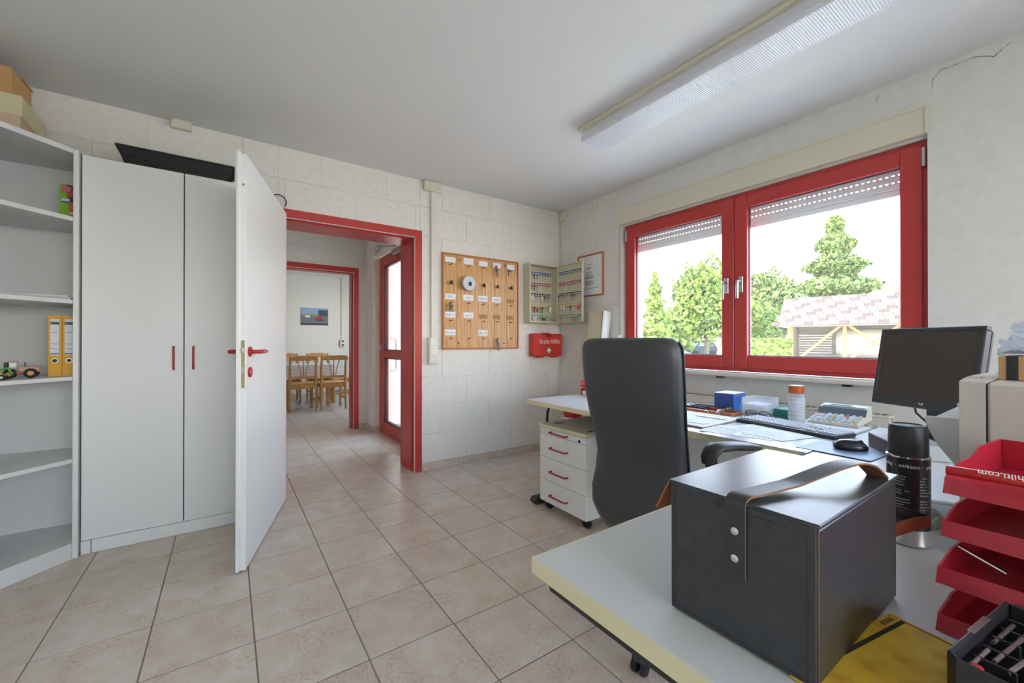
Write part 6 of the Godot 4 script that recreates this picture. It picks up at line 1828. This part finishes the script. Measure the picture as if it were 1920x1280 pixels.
		add_prism(s4, lip, -0.0012, 0.0012, Transform3D(Basis(Vector3(0, 0, 1), Vector3(0.34, 0.94, 0), Vector3(-0.94, 0.34, 0)), Vector3(0.002, 0.0, 0.0)))
		put(t, "front_wall", done(s4), m)
		var side := PackedVector2Array([Vector2(0.0, 0.0), Vector2(0.25, 0.0), Vector2(0.25, 0.05), Vector2(0.15, 0.05), Vector2(0.11, 0.038), Vector2(0.055, 0.036), Vector2(0.009, 0.022)])
		for z in [0.0, 0.337]:
			var s3 := st()
			add_prism(s3, side, z, z + 0.0028)
			put(t, "side_wall", done(s3), m)
		bx(t, "rear_wall", m, Vector3(0.2475, 0.0025, 0.003), Vector3(0.25, 0.05, 0.337), 0.0008)
		if k < 3:
			put(t, "spacer", box_mesh(Vector3(0.008, 0.020, 0.012), 0.002), mats.steel, Vector3(0.14, 0.050, 0.012), Basis(Vector3.BACK, -0.5))
	var rp := thing("red_pen", "red ballpoint pen with white lettering in the top tray", "pen", on_y(1772, 880, D + 0.236), 0.0)
	var q1 := on_y(1912, 902, D + 0.236)
	var pdir := (q1 - rp.position).normalized()
	rp.rotation.y = atan2(-pdir.z, pdir.x)
	put(rp, "barrel", tube_mesh([Vector3(0, 0, 0), Vector3(0.001, 0, 0), Vector3(0.10, 0, 0), Vector3(0.13, 0, 0), Vector3(0.14, 0, 0)], [0.0046, 0.0062, 0.0066, 0.0064, 0.004], 16), mat("pen_red", rgb(206, 42, 40), 0.25))
	bx(rp, "clip", mats.pen_red, Vector3(0.092, 0.006, -0.0018), Vector3(0.128, 0.0085, 0.0018), 0.0004)
	var tm := text_mesh("www.hilti.com", 0.0095, 0.0004)
	put(rp, "lettering", tm, mats.paper, Vector3(0.058, 0.0048, 0.0048), Basis(Vector3.RIGHT, -0.8) * Basis(Vector3.BACK, PI), "white lettering on the pen")
	var sp := thing("silver_pen", "silver metal pen lying across the second red tray", "pen", on_y(1795, 1022, D + 0.105), 0.0)
	var q2 := on_y(1885, 1075, D + 0.085)
	var pd2 := (q2 - sp.position)
	sp.look_at_from_position(sp.position, q2, Vector3.UP)
	put(sp, "barrel", tube_mesh([Vector3(0, 0, 0), Vector3(0, 0, -0.02), Vector3(0, 0, -pd2.length())], [0.003, 0.0038, 0.004], 12), mats.chrome)
	# yellow envelopes
	var yl := tri_mat("yellow_paper", noise_image(128, 0.03, 3, 91, [[0.0, rgb(196, 146, 40)], [0.5, rgb(222, 180, 52)], [1.0, rgb(230, 196, 70)]]), 5.0, 0.55)
	for k in 2:
		var e := thing("yellow_folder", ["worn yellow folder with black stripe, lower one of the pair", "worn yellow folder with black stripe and border, on top"][k], "folder", Vector3(-2.205 - 0.008 * (1 - k), D + 0.001 + 0.004 * k, 3.222), -0.16 - 0.03 * k, "yellow folders beside the leather case")
		# local -x runs away to the left edge of the desk, +z along it towards the camera
		bx(e, "cover", yl, Vector3(-0.235, 0, 0.0), Vector3(0.0, 0.0035, 0.32), 0.001)
		if k == 1:
			bx(e, "stripe", mats.black_plastic, Vector3(-0.235, 0.0035, 0.016), Vector3(-0.006, 0.0041, 0.0215), 0.0)
			bx(e, "border_line", mats.black_plastic, Vector3(-0.0075, 0.0035, 0.016), Vector3(-0.006, 0.0041, 0.32), 0.0)
			for i in 4:
				bx(e, "small_print", mats.charcoal, Vector3(-0.018 - 0.007 * i, 0.0035, 0.005), Vector3(-0.014 - 0.007 * i, 0.0038, 0.012), 0.0)
	# open black tool case at the edge of the picture
	var tc := thing("tool_case", "open black plastic tool case with moulded inlay and red tool", "tool case", Vector3(-2.389, D + 0.0095, 3.305), -0.128)
	var pb := mat("case_black", rgb(44, 45, 48), 0.35)
	bx(tc, "tray", pb, Vector3(0.0, 0.0, 0.0), Vector3(0.19, 0.035, 0.12), 0.003)
	for q in [[Vector3(0.012, 0.03, 0), Vector3(0.19, 0.071, 0.005)], [Vector3(0, 0.03, 0.115), Vector3(0.19, 0.060, 0.12)], [Vector3(0, 0.03, 0.010), Vector3(0.005, 0.071, 0.115)], [Vector3(0.185, 0.03, 0.005), Vector3(0.19, 0.071, 0.115)]]:
		bx(tc, "wall", pb, q[0], q[1], 0.002)
	put(tc, "corner_wall", box_mesh(Vector3(0.018, 0.041, 0.005), 0.002), pb, Vector3(0.007, 0.0505, 0.007), yaw(0.75))
	bx(tc, "metal_strip", mats.steel, Vector3(0.07, 0.0705, -0.0005), Vector3(0.12, 0.0722, 0.0055), 0.0005)
	for i in 6:
		bx(tc, "inlay_rib", pb, Vector3(0.02 + i * 0.03, 0.035, 0.008), Vector3(0.023 + i * 0.03, 0.058, 0.03 + 0.01 * (i % 3)), 0.001)
	for q in [[0.03, 0.012, 0.075, 0.014], [0.06, 0.022, 0.13, 0.026], [0.10, 0.012, 0.16, 0.014], [0.135, 0.024, 0.178, 0.030], [0.05, 0.034, 0.11, 0.040], [0.12, 0.038, 0.175, 0.046]]:
		put(tc, "steel_bit", tube_mesh([Vector3(q[0], 0.055, q[1]), Vector3(q[2], 0.057, q[3])], 0.0022, 8), mats.steel)
	bx(tc, "red_tool", mat("tool_red", rgb(190, 44, 40), 0.35), Vector3(0.012, 0.04, 0.012), Vector3(0.032, 0.060, 0.022), 0.002)
	bx(tc, "red_tool", mats.tool_red, Vector3(0.006, 0.04, 0.020), Vector3(0.020, 0.057, 0.040), 0.002)
	# coiled cord and crumpled slip between the can and the printer
	var cc := thing("coiled_cord", "pale coiled telephone cord lying behind the spray can", "cord", Vector3(-1.78, D + 0.001, 3.13))
	var cp := []
	for i in 160:
		var f := i / 159.0
		var a := f * TAU * 16.0
		cp.append(Vector3(-0.02 + f * 0.16, 0.008 + sin(a) * 0.0065, 0.035 + cos(a) * 0.0065 + 0.03 * sin(f * 3.0)))
	put(cc, "coil", tube_mesh(cp, 0.0018, 6), mat("cord_pale", rgb(200, 196, 180), 0.5))
	var cs := thing("crumpled_slip", "crumpled white slip of paper beside the printer tray", "paper", Vector3(-1.70, D + 0.001, 3.11), 0.3)
	var cr := RandomNumberGenerator.new()
	cr.seed = 8
	var cst := st()
	var grid := []
	for i in 6:
		var row := []
		for j in 6:
			row.append(Vector3(i * 0.022, 0.002 + cr.randf() * 0.018, j * 0.014))
		grid.append(row)
	for i in 5:
		for j in 5:
			quad(cst, grid[i][j], grid[i + 1][j], grid[i + 1][j + 1], grid[i][j + 1], Vector3(0.05, -1, 0.03))
	put(cs, "slip", done(cst), mats.paper)
	var bp := thing("black_strip_tray", "flat black strip with a red pencil behind the spray can", "tray", Vector3(-1.62, D + 0.001, 3.02), 0.2)
	bx(bp, "strip", mats.black_plastic, Vector3(0, 0, 0), Vector3(0.17, 0.010, 0.05), 0.002)
	put(bp, "pencil", tube_mesh([Vector3(0.0, 0.013, 0.058), Vector3(0.12, 0.013, 0.056)], 0.003, 6), mats.pen_red)
